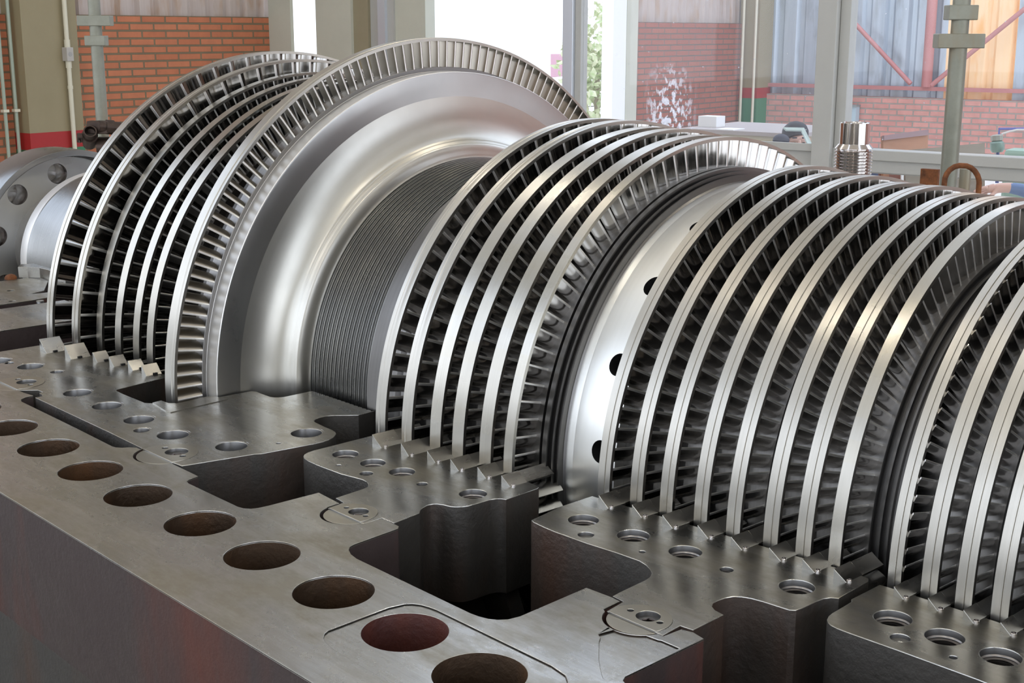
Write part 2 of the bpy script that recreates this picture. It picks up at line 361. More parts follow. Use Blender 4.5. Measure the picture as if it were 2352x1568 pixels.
# window frames
mb = MB()
rbox(mb, 5.69, 5.60, 8.30, 8.42, FZ, H, 1); rbox(mb, 5.60, 5.545, 8.33, 8.42, FZ, H, 0)
rbox(mb, 3.66, 3.53, 8.25, 8.42, FZ, H, 0); rbox(mb, 3.53, 3.46, 8.31, 8.42, FZ, H, 0)
rbox(mb, .9, .75, 8.25, 8.42, FZ, H, 0)
rbox(mb, 5.0, -2, 8.30, 8.42, -.115, .03, 0); rbox(mb, 3.46, -2, 8.27, 8.30, -.035, .03, 0); rbox(mb, 5.0, 3.66, 8.27, 8.30, -.0, .05, 0)
rbox(mb, 5.0, -2, 8.34, 8.40, -.125, -.115, 0); rbox(mb, 5.0, -2, 8.30, 8.42, FZ, -.62, 0)
win = rbuild(mb, 'window_1', [MT['frame'], MT['alu']], bevel=.004)
def glass_mat(name, dirt):
    m = bpy.data.materials.new(name); m.use_nodes = True; t = m.node_tree; t.nodes.clear()
    o = N(t, 'ShaderNodeOutputMaterial'); tr = N(t, 'ShaderNodeBsdfTransparent'); gl = N(t, 'ShaderNodeBsdfGlossy'); gl.inputs['Roughness'].default_value = .02
    df = N(t, 'ShaderNodeBsdfDiffuse'); df.inputs[0].default_value = (.9, .9, .95, 1); tl = N(t, 'ShaderNodeBsdfTranslucent'); tl.inputs[0].default_value = (.9, .9, .95, 1)
    m1 = N(t, 'ShaderNodeMixShader'); m1.inputs[0].default_value = .02; t.links.new(tr.outputs[0], m1.inputs[1]); t.links.new(gl.outputs[0], m1.inputs[2])
    m0 = N(t, 'ShaderNodeMixShader'); m0.inputs[0].default_value = .5; t.links.new(df.outputs[0], m0.inputs[1]); t.links.new(tl.outputs[0], m0.inputs[2])
    v = N(t, 'ShaderNodeTexVoronoi'); v.inputs['Scale'].default_value = 11; t.links.new(coords(t, (1, 1, 1)), v.inputs['Vector'])
    s1 = mrange(t, v.outputs['Distance'], .55, 0, .02, .07)
    v2 = N(t, 'ShaderNodeTexNoise'); v2.inputs['Scale'].default_value = 38; v2.inputs['Detail'].default_value = 3; t.links.new(coords(t, (1, 1, .55)), v2.inputs['Vector'])
    pt = coords(t); sx = N(t, 'ShaderNodeSeparateXYZ'); t.links.new(pt, sx.inputs[0])
    # a splash of dried drops on the left pane
    def band(o_, c, w_):
        a = N(t, 'ShaderNodeMath', operation='SUBTRACT'); t.links.new(o_, a.inputs[0]); a.inputs[1].default_value = c
        b2 = N(t, 'ShaderNodeMath', operation='ABSOLUTE'); t.links.new(a.outputs[0], b2.inputs[0]); return mrange(t, b2.outputs[0], 1, 0, 0, w_)
    bx = band(sx.outputs['X'], 8.8 - 4.80, .22); bz = band(sx.outputs['Z'], .16, .42)
    mm = N(t, 'ShaderNodeMath', operation='MULTIPLY'); t.links.new(bx, mm.inputs[0]); t.links.new(bz, mm.inputs[1])
    th = N(t, 'ShaderNodeMath', operation='MULTIPLY'); t.links.new(mm.outputs[0], th.inputs[0]); t.links.new(mrange(t, v2.outputs['Fac'], 0, 1.6, .52, .62), th.inputs[1])
    sm = N(t, 'ShaderNodeMath', operation='ADD', use_clamp=True); t.links.new(s1, sm.inputs[0]); t.links.new(th.outputs[0], sm.inputs[1])
    ad = N(t, 'ShaderNodeMath', operation='ADD', use_clamp=True); t.links.new(sm.outputs[0], ad.inputs[0]); ad.inputs[1].default_value = dirt
    m2 = N(t, 'ShaderNodeMixShader'); t.links.new(ad.outputs[0], m2.inputs[0]); t.links.new(m1.outputs[0], m2.inputs[1]); t.links.new(m0.outputs[0], m2.inputs[2])
    t.links.new(m2.outputs[0], o.inputs[0]); return m
MT['glass'] = glass_mat('dusty_glass', .045); MT['glass2'] = glass_mat('glass_clearer', .012)
for a0, a1, z0, z1, g in ((7.08, 5.69, .0, H, 'glass2'), (5.545, 3.66, .05, H, 'glass'), (3.46, .9, .03, H, 'glass2'), (.75, -2, .03, H, 'glass2'), (3.46, .9, -.62, -.16, 'glass2')):
    rbuild(rbox(MB(), a0, a1, 8.36, 8.366, z0, z1), 'pane', MT[g], parent=win)
rbuild(rbox(MB(), -2, -8.2, 8.30, 8.5, FZ, H), 'wall_back', MT['brickR'])
# wall behind the camera: low brick wall, tall window bays
mb = MB(); rbox(mb, 9, -8.2, -6.6, -6.4, FZ, .12); rbuild(mb, 'wall_front', MT['frame'])
mb = MB()
for a in (9, 6.1, 3.2, .3, -2.6, -5.5, -8.2): rbox(mb, a, a - .28, -6.6, -6.4, .12, H)
for z in (2.0, 3.7): rbox(mb, 9, -8.2, -6.55, -6.47, z, z + .07)
rbox(mb, 9, -8.2, -6.6, -6.4, 4.9, H)
rbuild(mb, 'window_2', MT['frame'])
mb = MB(); rbox(mb, -8.0, -8.2, -6.6, -4, FZ, H); rbox(mb, -8.0, -8.2, 7.2, 8.4, FZ, H); rbox(mb, -8.0, -8.2, -4, 7.2, 4.2, H); rbox(mb, -8.0, -8.2, 1.0, 1.3, FZ, H)
rbuild(mb, 'wall_right', MT['beige'])

mb = MB()
rbox(mb, 8.8, 9.0, -6.6, 2.6, FZ, .12)
for b in (2.4, -.4, -3.4, -6.4): rbox(mb, 8.8, 9.0, b, b + .22, .12, H)
for z in (2.0, 3.7): rbox(mb, 8.85, 8.95, -6.6, 2.6, z, z + .07)
rbox(mb, 8.8, 9.0, -6.6, 2.6, 4.9, H)
rbuild(mb, 'window_3', MT['frame'])

# unseen lamps added to warm the metal reflections and light the ceiling
MT['tube'] = mat('fill_lamp_tube', (1, .95, .85), .5); MT['tube'].node_tree.nodes['Principled BSDF'].inputs['Emission Color'].default_value = (1, .93, .8, 1)
MT['tube'].node_tree.nodes['Principled BSDF'].inputs['Emission Strength'].default_value = 26
for k, (a, b) in enumerate(((3.6, 1.0), (3.6, -3.0), (-1.0, 1.0), (-1.0, -3.0), (5.6, 3.6), (1.2, 4.2))):
    p = rw(a, b, 4.6)
    e = empty('fill_lamp', p, 'unseen fluorescent fill lamp added under the workshop ceiling', 'fill lamp', 'unseen fill lamps added under the workshop ceiling')
    e.rotation_euler = (0, 0, RR)
    o = MB().box(-.75, .75, -.035, .035, 0, .05).box(-.01, .01, -.01, .01, .06, 1.0).build('fill_lamp_housing', MT['white']); o.parent = e
    o = MB().tube([(-.7, -.06, -.03), (.7, -.06, -.03)], .02).tube([(-.7, .06, -.03), (.7, .06, -.03)], .02).build('fill_lamp_tube', MT['tube']); o.parent = e

# ------------------------------------------------------------------ turbine rotor (axis = world X through the origin)
rotor = empty('turbine_rotor', (0, 0, 0), 'polished steel turbine rotor with many bladed wheels lying in the open casing', 'turbine rotor')
RA = [(-1.0436, .7124), (-.9442, .692), (-.8771, .6594), (-.796, .6509), (-.7122, .6468), (-.6498, .6443)]
RB = [(.1586, .5836), (.2403, .5836), (.3122, .573), (.3765, .573), (.4421, .564), (.5068, .564)]
RC = [(.6967, .5209), (.7634, .513), (.8276, .5125), (.8932, .505), (.9583, .505), (1.0238, .4975), (1.083, .497), (1.1384, .4934)]
RD = [(1.2341, .4875), (1.2865, .4875), (1.3386, .4875), (1.3906, .487), (1.4426, .486), (1.4946, .486)]
SEG = 288
def shroud(x, R, w, kind):
    t = .0065
    if kind == 'A': top = [(0, 0), (w * .40, 0), (w * .42, -.0016), (w * .52, -.0016), (w * .54, .0), (w, 0)]
    elif kind == 'a': top = [(0, 0), (w, 0)]
    elif kind == 'B': top = [(0, 0), (w * .3, 0), (w * .34, -.001), (w * .42, -.001), (w * .46, .0004), (w * .62, .0004), (w * .66, 0), (w, 0)]
    elif kind == 'C': top = [(0, 0), (w * .52, 0), (w * .54, -.0014), (w * .60, -.0014), (w * .62, 0), (w, 0)]
    elif kind == 'W': top = [(0, 0), (w * .16, 0), (w * .18, .0015), (w * .72, .0015), (w * .76, 0), (w, 0)]
    prof = [(x + a, R + d) for a, d in top] + [(x + w, R - t), (x, R - t)]
    mb = MB().rev(prof, SEG, 'X', closed=True)
    return mb.build('shroud_band', MT['ringA'] if kind in 'Aa' else MT['ringC'], rotor, sharp=20)
for i, (x, R) in enumerate(RA): shroud(x, R, .034 if i < 2 else .030, 'A' if i < 2 else 'a')
for i, (x, R) in enumerate(RB): shroud(x, R, .0305 if i < 5 else .022, 'B' if i < 2 else 'a')
for i, (x, R) in enumerate(RC): shroud(x, R, .0265 if i < 7 else .0205, 'C' if i < 7 else 'a')
for i, (x, R) in enumerate(RD): shroud(x, R, .0245 if i else .021, 'C')
shroud(-.3682, .75, .0405, 'W')

def revpart(name, prof, m, seg=SEG, sharp=25): return MB().rev(prof, seg, 'X').build(name, m, rotor, sharp=sharp)
# coupling flange with bolt holes
def flange():
    holes = [(.268 * math.cos(math.radians(13.8 + 35.75 * k)), .268 * math.sin(math.radians(13.8 + 35.75 * k)), .038) for k in range(10)]
    o = slab('coupling_flange', arc(0, 0, .334, 0, 360, 160)[:-1], holes, 0, .10, [MT['coup'], MT['coup'], MT['stud']], None, .001)
    # local z -> +x ; local x -> -y ; local y -> +z
    o.data.transform(Matrix(((0, 0, 1, -2.555), (-1, 0, 0, 0), (0, 1, 0, 0), (0, 0, 0, 1))))
    o.parent = rotor
    revpart('flange_rim', [(-2.585, .30), (-2.585, .353), (-2.563, .3552), (-2.381, .3552), (-2.377, .3535), (-2.377, .337), (-2.379, .3345), (-2.445, .3335), (-2.456, .325)], MT['coup'])
flange()
revpart('coupling_hub', [(-2.456, .12), (-2.456, .200), (-2.25, .215), (-2.21, .24), (-2.19, .292), (-2.1789, .2976), (-2.118, .3023)], MT['rim'])
revpart('flange_back', [(-2.545, .01), (-2.545, .325), (-2.57, .325), (-2.57, .01)], MT['coup'])
revpart('shaft_journal', [(-2.118, .3023), (-2.112, .3000), (-1.60, .300), (-1.59, .31), (-1.2, .31), (-1.19, .36), (-1.09, .44), (-1.075, .575), (-1.055, .575)], MT['coup'])
# main body: hub under the wheels
def hubprof(x0, x1, r, rings, rr, w):
    p = [(x0, r)]
    for (x, _), rt in zip(rings, rr): p += [(x - .004, r), (x - .004, rt), (x + w + .004, rt), (x + w + .004, r)]
    p += [(x1, r)]; return p
rA = [.60, .585, .575, .572, .57, .568]
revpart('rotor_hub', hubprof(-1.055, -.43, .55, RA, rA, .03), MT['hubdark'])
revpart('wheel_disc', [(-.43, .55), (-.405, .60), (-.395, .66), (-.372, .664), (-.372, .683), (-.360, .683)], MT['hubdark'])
revpart('blade_root_ring', [(-.360, .683), (-.329, .683), (-.328, .682), (-.328, .6735)], MT['hub'])
revpart('wheel_rim', [(-.328, .6735), (-.3275, .6730), (-.2875, .6725), (-.286, .6712)], MT['rim'])
revpart('wheel_face', [(-.286, .6712), (-.2855, .668), (-.2850, .64), (-.2842, .615)], MT['disc'])
revpart('wheel_fillet', [(-.2842, .615), (-.2825, .600), (-.2797, .585), (-.2760, .570), (-.2715, .557), (-.2665, .545), (-.2612, .5345), (-.2560, .5258), (-.2510, .5190), (-.2468, .5145), (-.2445, .5135), (-.2422, .5120), (-.2392, .5085), (-.2367, .5065), (-.2350, .5060), (-.2332, .5035), (-.2312, .4995), (-.2292, .4945), (-.2275, .4890), (-.2262, .4830), (-.2250, .4780), (-.2232, .4745)], MT['fillet'], sharp=60)
lab = []
x = -.223
k = 0
while x < -.002:
    rr_ = .4725
    lab += [(x, .4745), (x + .0018, .4745), (x + .0022, .4715), (x + .0066, .4715), (x + .0070, .4732), (x + .0078, .4732), (x + .0082, .4715), (x + .0145, .4715)]
    x += .0149; k += 1
lab += [(x, .4745), (.004, .4745)]
revpart('labyrinth_seal', lab, MT['lab'], sharp=20)
revpart('rotor_hub', [(.004, .4745), (.006, .49), (.12, .49), (.13, .515)] + hubprof(.135, .545, .497, RB, [.52, .52, .515, .512, .508, .507], .028)[1:-1] + [(.545, .507), (.556, .507), (.5565, .494), (.562, .494), (.5625, .500), (.566, .500), (.5665, .490), (.571, .490), (.5715, .494), (.574, .494), (.5745, .482), (.579, .4795)], MT['hub'], sharp=20)
def drum():
    mb = MB().rev([(.579, .4795), (.5945, .478), (.694, .478), (.694, .42), (.579, .42)], SEG, 'X', closed=True)
    o = mb.build('balancing_drum', [MT['drum'], MT['dark']], rotor, sharp=20)
    cut = MB()
    for th in [43.8 + 18.6 * k for k in range(-4, 16)]:
        a = math.radians(th); m4 = Matrix.Rotation(-a, 4, 'X')
        base = [(0, -.46), (0, -.50)]
        c = Matrix(((1, 0, 0, .6585), (0, 0, -1, 0), (0, 1, 0, 0), (0, 0, 0, 1)))
        pr = [(.455, 1e-5), (.455, .0205), (.50, .0205), (.50, 1e-5)]
        cut.rev(pr, 24, mi=0, mtx=m4 @ c)
    co_ = cut.build('cut', MT['dark'])
    md = o.modifiers.new('b', 'BOOLEAN'); md.operation = 'DIFFERENCE'; md.object = co_; md.solver = 'EXACT'
    try: md.material_mode = 'TRANSFER'
    except Exception: pass
    dg = bpy.context.evaluated_depsgraph_get(); dg.update()
    me = bpy.data.meshes.new_from_object(o.evaluated_get(dg)); o.modifiers.clear(); o.data = me
    bpy.data.objects.remove(co_)
    nor = [None] * len(me.loops)
    for p in me.polygons:
        p.use_smooth = True; ring = all(math.hypot(me.vertices[v].co.y, me.vertices[v].co.z) > .4774 for v in p.vertices)
        for li in p.loop_indices:
            c = me.vertices[me.loops[li].vertex_index].co; q = Vector((0, c.y, c.z)).normalized()
            nor[li] = tuple(q) if ring and p.center.x > .5945 else tuple(p.normal)
        c = p.center
        if math.hypot(c.y, c.z) < .4770 and .60 < c.x < .69: p.material_index = min(1, len(me.materials) - 1)
    me.normals_split_custom_set(nor)
drum()
revpart('rotor_hub', hubprof(.694, 1.145, .425, RC, [.455, .45, .45, .445, .445, .437, .437, .432], .024)[:-1] + [(1.1545, .432), (1.1545, .422), (1.160, .422), (1.1605, .428), (1.166, .428), (1.1665, .414), (1.172, .414), (1.1725, .420), (1.177, .420), (1.1775, .408), (1.183, .408), (1.1835, .414), (1.187, .414), (1.1875, .408), (1.199, .408), (1.214, .432), (1.222, .452), (1.2335, .470), (1.2341, .4795)], MT['hub'], sharp=20)
revpart('rotor_hub', hubprof(1.2341, 1.75, .42, RD, [.44] * 6, .024) + [(1.75, .35), (2.3, .35)], MT['hub'])

# blades
def bez(p0, p1, p2, n): return [((1 - s) ** 2 * p0[0] + 2 * s * (1 - s) * p1[0] + s * s * p2[0], (1 - s) ** 2 * p0[1] + 2 * s * (1 - s) * p1[1] + s * s * p2[1]) for s in [i / n for i in range(n + 1)]]
def section(w, kind, pitch):
    """closed section in (axial x, tangential t)"""
    p = pitch
    if kind == 'D':
        a = bez((-.5 * w, .66 * p), (.10 * w, .70 * p), (.49 * w, .10 * p), 6); b = bez((.49 * w, -.05 * p), (.0, .16 * p), (-.5 * w, .34 * p), 6)
        return a + [(.505 * w, .04 * p), (.505 * w, -.02 * p)] + b + [(-.515 * w, .50 * p)]
    e = .058 * p + .0003
    a = bez((-.42 * w, -.80 * p), (.36 * w, -.74 * p), (.49 * w, -e), 6); b = bez((.49 * w, e), (.16 * w, -.40 * p), (-.42 * w, -.68 * p), 6)
    return a + [(.525 * w, -e * .55), (.525 * w, e * .55)] + b + [(-.44 * w, -.75 * p)]
def blade_verts(xc, r0, r1, sec, taper=.9):
    """blade standing at angle 0 (towards -Y); tangential direction = +Z"""
    v = []
    for r, s in ((r0, 1.0), (r0 + .006, 1.0), (r1, taper + .1)):
        for a, t in sec: v.append((xc + a, -r, t * s))
    n = len(sec); fs = [(k * n + i, k * n + (i + 1) % n, (k + 1) * n + (i + 1) % n, (k + 1) * n + i) for k in range(2) for i in range(n)]
    fs += [tuple(range(n - 1, -1, -1)), tuple(range(2 * n, 3 * n))]
    return v, fs
rest = MB()
def row(xc, R, r0, w, kind, nb, th0, indiv=None, m='blade'):
    sec = section(w, kind, 2 * PI * R / nb); v, fs = blade_verts(xc, r0 - .002, R - .004, sec); ns = len(sec)
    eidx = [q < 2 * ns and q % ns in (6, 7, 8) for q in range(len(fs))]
    proto = None
    for k in range(nb):
        th = math.radians(th0) + 2 * PI * k / nb; thd = math.degrees(th) % 360
        if thd > 180: thd -= 360
        if indiv and indiv[0] <= thd <= indiv[1]:
            if proto is None:
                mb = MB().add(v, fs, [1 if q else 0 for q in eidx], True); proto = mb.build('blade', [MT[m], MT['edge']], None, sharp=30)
                o = proto
            else:
                o = proto.copy(); COL.objects.link(o)
            o.parent = rotor; o.rotation_euler = (-th, 0, 0)
        elif -12 < thd < 192 or thd < -168 or True:
            if -14 < thd < 194 or thd < -166:
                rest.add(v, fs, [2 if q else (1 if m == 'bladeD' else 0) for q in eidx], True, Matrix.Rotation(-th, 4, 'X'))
nA = [84, 76, 128, 128, 128, 128]
for i, (x, R) in enumerate(RA): row(x + (.017 if i < 2 else .015), R, rA[i], .032 if i < 2 else .028, 'B', nA[i], [50.7, 49.5, 55.6, 54, 53, 52][i])
row(-.3495, .75, .684, .041, 'D', 172, 41.4, (-3, 112), 'bladeD')
nB = [84, 84, 106, 106, 106, 106]; hB = [.52, .52, .515, .512, .508, .507]
for i, (x, R) in enumerate(RB): row(x + (.01525 if i < 5 else .011), R, hB[i], .0285 if i < 5 else .0205, 'B', nB[i], [54.5, 58.8, 56, 57, 58, 61.2][i], (20, 118) if i == 5 else None)
nC = [92, 92, 96, 96, 104, 110, 116, 118]; hC = [.455, .45, .45, .445, .445, .437, .437, .432]
for i, (x, R) in enumerate(RC): row(x + (.01325 if i < 7 else .01025), R, hC[i], .0248 if i < 7 else .019, 'B', nC[i], [60, 61, 76.4, 62, 60, 61, 62, 38][i], (40, 88) if i == 7 else None)
for i, (x, R) in enumerate(RD): row(x + .01225, R, .44, .023, 'B', 118, 40 + i)
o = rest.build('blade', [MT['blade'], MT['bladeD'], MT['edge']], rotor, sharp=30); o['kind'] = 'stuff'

# ------------------------------------------------------------------ casing
casing = empty('turbine_casing', (0, 0, FZ), 'heavy lower turbine casing with a wide flat flange and a row of big bolt holes', 'turbine casing')
K1 = (.001, -.9482, .0567); K2 = (.4889, -.8858, .0446); K3 = (1.0752, -.8394, .0446); K0 = (-.6838, -.9405, .0567)
def karc(K, yl, extra=.0058):
    r = K[2] + extra; d = (yl - K[1]) / r; a = math.degrees(math.asin(max(-1, min(1, d))))
    return arc(K[0], K[1], r, a, -180 - a, 18)      # from right side, under, to the left side
inner = [(2.4, -.99), (1.19, -.99), (1.178, -.985), (1.172, -.975), (1.1714, -.8237), (1.151, -.8193), (1.1348, -.8235), (1.132, -.857)] + karc(K3, -.857) + \
 [(1.0212, -.8526), (1.0187, -.8177), (1.0025, -.8161), (.9569, -.8183), (.9618, -.9512), (.9576, -.9697), (.9491, -.9808), (.938, -.988), (.9235, -.9925), (.9089, -.9942), (.6499, -.9930), (.630, -.989), (.6133, -.9809), (.604, -.972), (.6005, -.960), (.5939, -.8712), (.5873, -.8643), (.5472, -.8621), (.5423, -.8645), (.5413, -.8985)] + karc(K2, -.8985) + \
 [(.4372, -.901), (.4362, -.8714), (.3709, -.8662), (.3675, -.9628), (.3650, -.982), (.3602, -.9932), (.350, -1.001), (.337, -1.0041), (.1784, -1.0049), (.1656, -1.0018), (.1599, -.9944), (.1541, -.973), (.0614, -.9720)] + karc(K1, -.972) + \
 [(-.0565, -.9732), (-.0715, -.9735), (-.0820, -.982), (-.0881, -.9935), (-.0992, -1.0015), (-.110, -1.0035), (-.2866, -1.0005), (-.5320, -.9991), (-.548, -.993), (-.5585, -.980), (-.5616, -.9650), (-.5616, -.9609), (-.6000, -.966)] + karc(K0, -.966) + \
 [(-.745, -.966), (-1.0, -.970), (-1.24, -.970), (-1.235, -.45), (-1.515, -.45), (-1.515, -.96), (-1.580, -.96), (-1.578, -.52), (-1.60, -.40), (-1.66, -.425), (-1.672, -.49), (-1.70, -.43), (-1.84, -.355), (-1.94, -.38)]
outline = [(-1.94, -1.262), (2.4, -1.262)] + inner
big = [(-.905, -1.097, .058, 3), (-.7245, -1.0975, .058, 3), (-.544, -1.0975, .058, 3), (-.3631, -1.0979, .058, 3), (-.1835, -1.0948, .0575, 3), (-.0036, -1.0975, .0578, 3), (.1735, -1.0975, .0582, 3), (.3615, -1.088, .0582, 3), (.5421, -1.088, .0587, 3), (.7247, -1.0875, .059, 3), (.8896, -1.0909, .0586, 4), (1.045, -1.098, .060, 3), (1.24, -1.09, .059, 3), (1.42, -1.09, .059, 3), (1.6, -1.09, .059, 3)]
small = [(-1.7657, -.5042, .013, 2), (-1.6054, -.5675, .012, 2), (-1.5566, -.5051, .011, 2)]
FT = -.235
# two shallow milled recesses are real steps: the flange is a plate with openings, floored 2.5 mm lower
rec1 = [(.8211, -1.165), (.8183, -1.0632), (.8235, -1.040), (.8300, -1.031), (.8409, -1.0243), (.855, -1.0208), (.8684, -1.0190), (1.0908, -1.0190), (1.1203, -1.0242), (1.135, -1.035), (1.150, -1.055), (1.157, -1.08), (1.158, -1.12), (1.155, -1.165), (1.14, -1.185), (1.12, -1.194), (.9363, -1.1945), (.8733, -1.1928), (.8497, -1.1890), (.8361, -1.1834), (.826, -1.175)]
rec2 = [(1.070, -.9145), (1.0787, -.9193), (1.0847, -.9284), (1.120, -.966), (1.1456, -.9889), (1.158, -.9985), (1.1678, -1.0), (1.1690, -.866), (1.137, -.866), (1.1335, -.868)] + [(K3[0] + .0495 * math.cos(math.radians(a)), K3[1] + .0495 * math.sin(math.radians(a))) for a in range(-38, -104, -8)]
h_top = [h for h in big if not (.8 < h[0] < 1.15)]
slab('casing_flange', outline, h_top + small, -.0022, 0, [MT['top'], MT['cast'], MT['bore'], MT['rusthole'], MT['redhole']], casing, .0008, pockets=[rec1, rec2])
slab('casing_flange', outline, big + small, FT, -.0024, [MT['top'], MT['paint'], MT['bore'], MT['rusthole'], MT['redhole']], casing, .0005)
# far side flange (same shape mirrored, simplified)
far = [(x, -y) for x, y in [(-1.94, -1.262), (2.4, -1.262), (2.4, -.95), (-1.24, -.95), (-1.24, -.45), (-1.515, -.45), (-1.515, -.96), (-1.58, -.96), (-1.58, -.45), (-1.84, -.355), (-1.94, -.38)]][::-1]
slab('casing_flange', far, [(h[0], -h[1], h[2], 3) for h in big], FT, 0, [MT['top'], MT['paint'], MT['bore'], MT['rusthole']], casing)
# body under the flange
mb = MB()
for s in (-1, 1):
    y0, y1 = sorted((s * 1.10, s * .995)); mb.box(-1.90, 2.38, y0, y1, FZ, FT)
mb.box(-1.90, 2.38, -1.03, 1.03, FZ, -.62)
mb.box(-1.90, -1.60, -1.03, -.40, -.62, FT); mb.box(-1.90, -1.60, .40, 1.03, -.62, FT); mb.box(2.28, 2.38, -1.03, 1.03, -.62, FT)
mb.box(-1.0, -.96, -1.03, -.75, -.62, -.40)
mb.build('casing_body', MT['cast'], casing)
# holes deeper liners so that bores read deep
def smooth_outline(p): return p

def kup(K, yl, ltr=True):
    r = K[2] + .0004; a = math.degrees(math.asin((yl - K[1]) / r)); p = arc(K[0], K[1], r, a, 180 - a, 26)
    return p[::-1] if ltr else p
def threaded(x, y, rc, parent, name='threaded_hole', z=0., depth=.085):
    k = min(1, rc / .026); rt = rc * .83; prof = [(z - .0085 * k, rc - .0006), (z - .0088 * k, rc - .001), (z - .0115 * k, rt + .0012)]
    zz = z - .012 * k; p = .0055 * k
    while zz > z - .06 * k:
        prof += [(zz, rt + .0010), (zz - p * .30, rt + .0010), (zz - p * .45, rt - .0026 * k), (zz - p * .80, rt - .0026 * k)]; zz -= p
    nb_ = len(prof); prof += [(zz, rt), (zz - .001, 1e-5)]
    o = MB().rev(prof, 40, mtx=Matrix.Translation((x, y, 0))).build(name, [MT['thread'], MT['dark']], parent, sharp=20)
    for q in o.data.polygons:
        if q.center.z < zz + .0008: q.material_index = 1
    return o
def blind(x, y, r, parent, depth=.05, m='bore', name='bored_hole'):
    return MB().rev([(-.002, r - .0004), (-depth, r - .0004), (-depth - .0005, r * .3), (-depth - .0035, 1e-5)], 40, mtx=Matrix.Translation((x, y, 0))).build(name, MT[m], parent, sharp=30)
def counterbore(x, y, r, parent, cb=.0024, name='chamfer'):
    return MB().rev([(.0002, r + cb), (-.0020, r + .0002), (-.0030, r + .0001)], 48, mtx=Matrix.Translation((x, y, 0))).build(name, MT['stud'], parent, sharp=60)

# wedge shaped ends of the fixed blades standing on the joint face
def vane(parent, xv, xh, yo, yi, h, blade_len=.06, sc=.8, screw=True):
    mb = MB()
    def wedge(x0, x1, ya, yb, hh, zb=-.006):
        v = [(x0, ya, zb), (x1, ya, zb), (x1, ya, 0), (x0, ya, hh), (x0, yb, zb), (x1, yb, zb), (x1, yb, 0), (x0, yb, hh)]
        mb.add(v, [(0, 1, 2, 3), (7, 6, 5, 4), (0, 3, 7, 4), (3, 2, 6, 7), (2, 1, 5, 6), (1, 0, 4, 5)])
    wedge(xv, xh, yo, yi, h)
    o = mb.build('guide_vane_root', MT['vane'], parent, bevel=.0006)
    if blade_len:
        mb = MB(); dx = (xh - xv); n = 8; top = []; 
        for k in range(n + 1):
            s = k / n; top.append((xv + dx * (.06 + .94 * s), h * .94 * (1 - s) ** 1.15 + .0004))
        bot = [(xv + dx * (.04 + .9 * k / n), h * .94 * (1 - k / n) ** 1.15 - .0035 - .003 * math.sin(PI * k / n)) for k in range(n, -1, -1)]
        sec = top + bot; m_ = len(sec); v = [(x, yi - .0002, z) for x, z in sec] + [(x, yi + blade_len, z) for x, z in sec]
        mb.add(v, [(i, (i + 1) % m_, m_ + (i + 1) % m_, m_ + i) for i in range(m_)] + [tuple(reversed(range(m_))), tuple(range(m_, 2 * m_))], 0, True)
        mb.build('guide_vane', MT['vane'], parent, sharp=50)
    if screw:
        sx = xv + dx * .97 if blade_len else xv + (xh - xv) * .97
        t = MB().rev([(-.0035, .0042), (.0022, .0042), (.003, .0034), (.003, .0018), (.0008, .0014), (.0008, 1e-5)], 12, mtx=Matrix.Translation((sx, yo + (yi - yo) * .20, 0)))
        t.build('set_screw', MT['stud'], o)
    return o
def vane_f(t, b):
    n = noise(t, coords(t, (30, 8, 30)), 1, 4); t.links.new(mix(t, n, (.28, .27, .25), (.42, .41, .38)), b.inputs['Base Color'])
    t.links.new(mrange(t, n, .22, .36, .3, .7), b.inputs['Roughness'])
MT['vane'] = mat('vane_steel', (.5, .49, .46), .28, 1, .5, vane_f)

# carrier L
cm = [MT['top'], MT['cast'], MT['bore'], MT['redhole']]
cL = empty('blade_carrier', (-.4, -.85, -.3), 'long flat blade carrier half beside the largest wheel, left of the other carriers', 'blade carrier')
oL = [(.0833, -.9640), (.0560, -.9660)] + kup(K1, -.9675, False) + [(-.0540, -.9660), (-.1992, -.9635), (-.5412, -.9625), (-.5425, -.945), (-.5732, -.940), (-.5732, -.9315), (-.5984, -.9322), (-.6250, -.9630)] + kup(K0, -.9650, False) + [(-.745, -.9640), (-1.007, -.966), (-1.007, -.776), (-1.007, -.7300), (-.60, -.670), (-.5069, -.660), (-.5060, -.6778), (-.4860, -.800), (-.4830, -.8075), (-.4750, -.8110), (-.439, -.8127), (-.3442, -.8123), (-.3299, -.8018), (-.3250, -.7775), (-.2925, -.7764), (-.2963, -.6947), (-.2798, -.6768), (-.2772, -.6688), (-.2726, -.5957), (-.2611, -.5900), (-.2393, -.5914), (-.2054, -.5912), (-.1950, -.587), (-.1885, -.580), (-.1840, -.5691), (-.1834, -.5414), (-.1836, -.4994), (-.180, -.497)]
x = -.175
while x < .025:
    oL += [(x, -.4965), (x + .0075, -.4965), (x + .009, -.4995), (x + .0135, -.4995)]; x += .0149
oL += [(.033, -.497), (.0350, -.5342), (.022, -.550), (.0076, -.566), (.0000, -.576), (-.0034, -.588), (-.0034, -.6053), (.000, -.616), (.0082, -.6262), (.018, -.6300), (.0582, -.6348), (.0853, -.6361), (.1000, -.6395), (.1102, -.6445), (.1197, -.6544), (.1275, -.664), (.1335, -.679), (.1369, -.6928), (.136, -.7116), (.1194, -.82), (.1123, -.8315), (.0953, -.9087)]
hL = [(-.8146, -.8561, .0312), (-.7234, -.8331, .0165), (-.8811, -.8787, .0125), (-.92, -.89, .0312), (-.5173, -.8799, .0316), (-.3781, -.8806, .032), (-.2381, -.8807, .032), (-.168, -.9118, .0175), (-.0975, -.8823, .0322), (.0431, -.8371, .0318), (.0682, -.684, .032), (.0878, -.7612, .0066), (-.8050, -.865, .0001)][:12]
slab('carrier_body', oL, hL, -.34, 0, cm, cL)
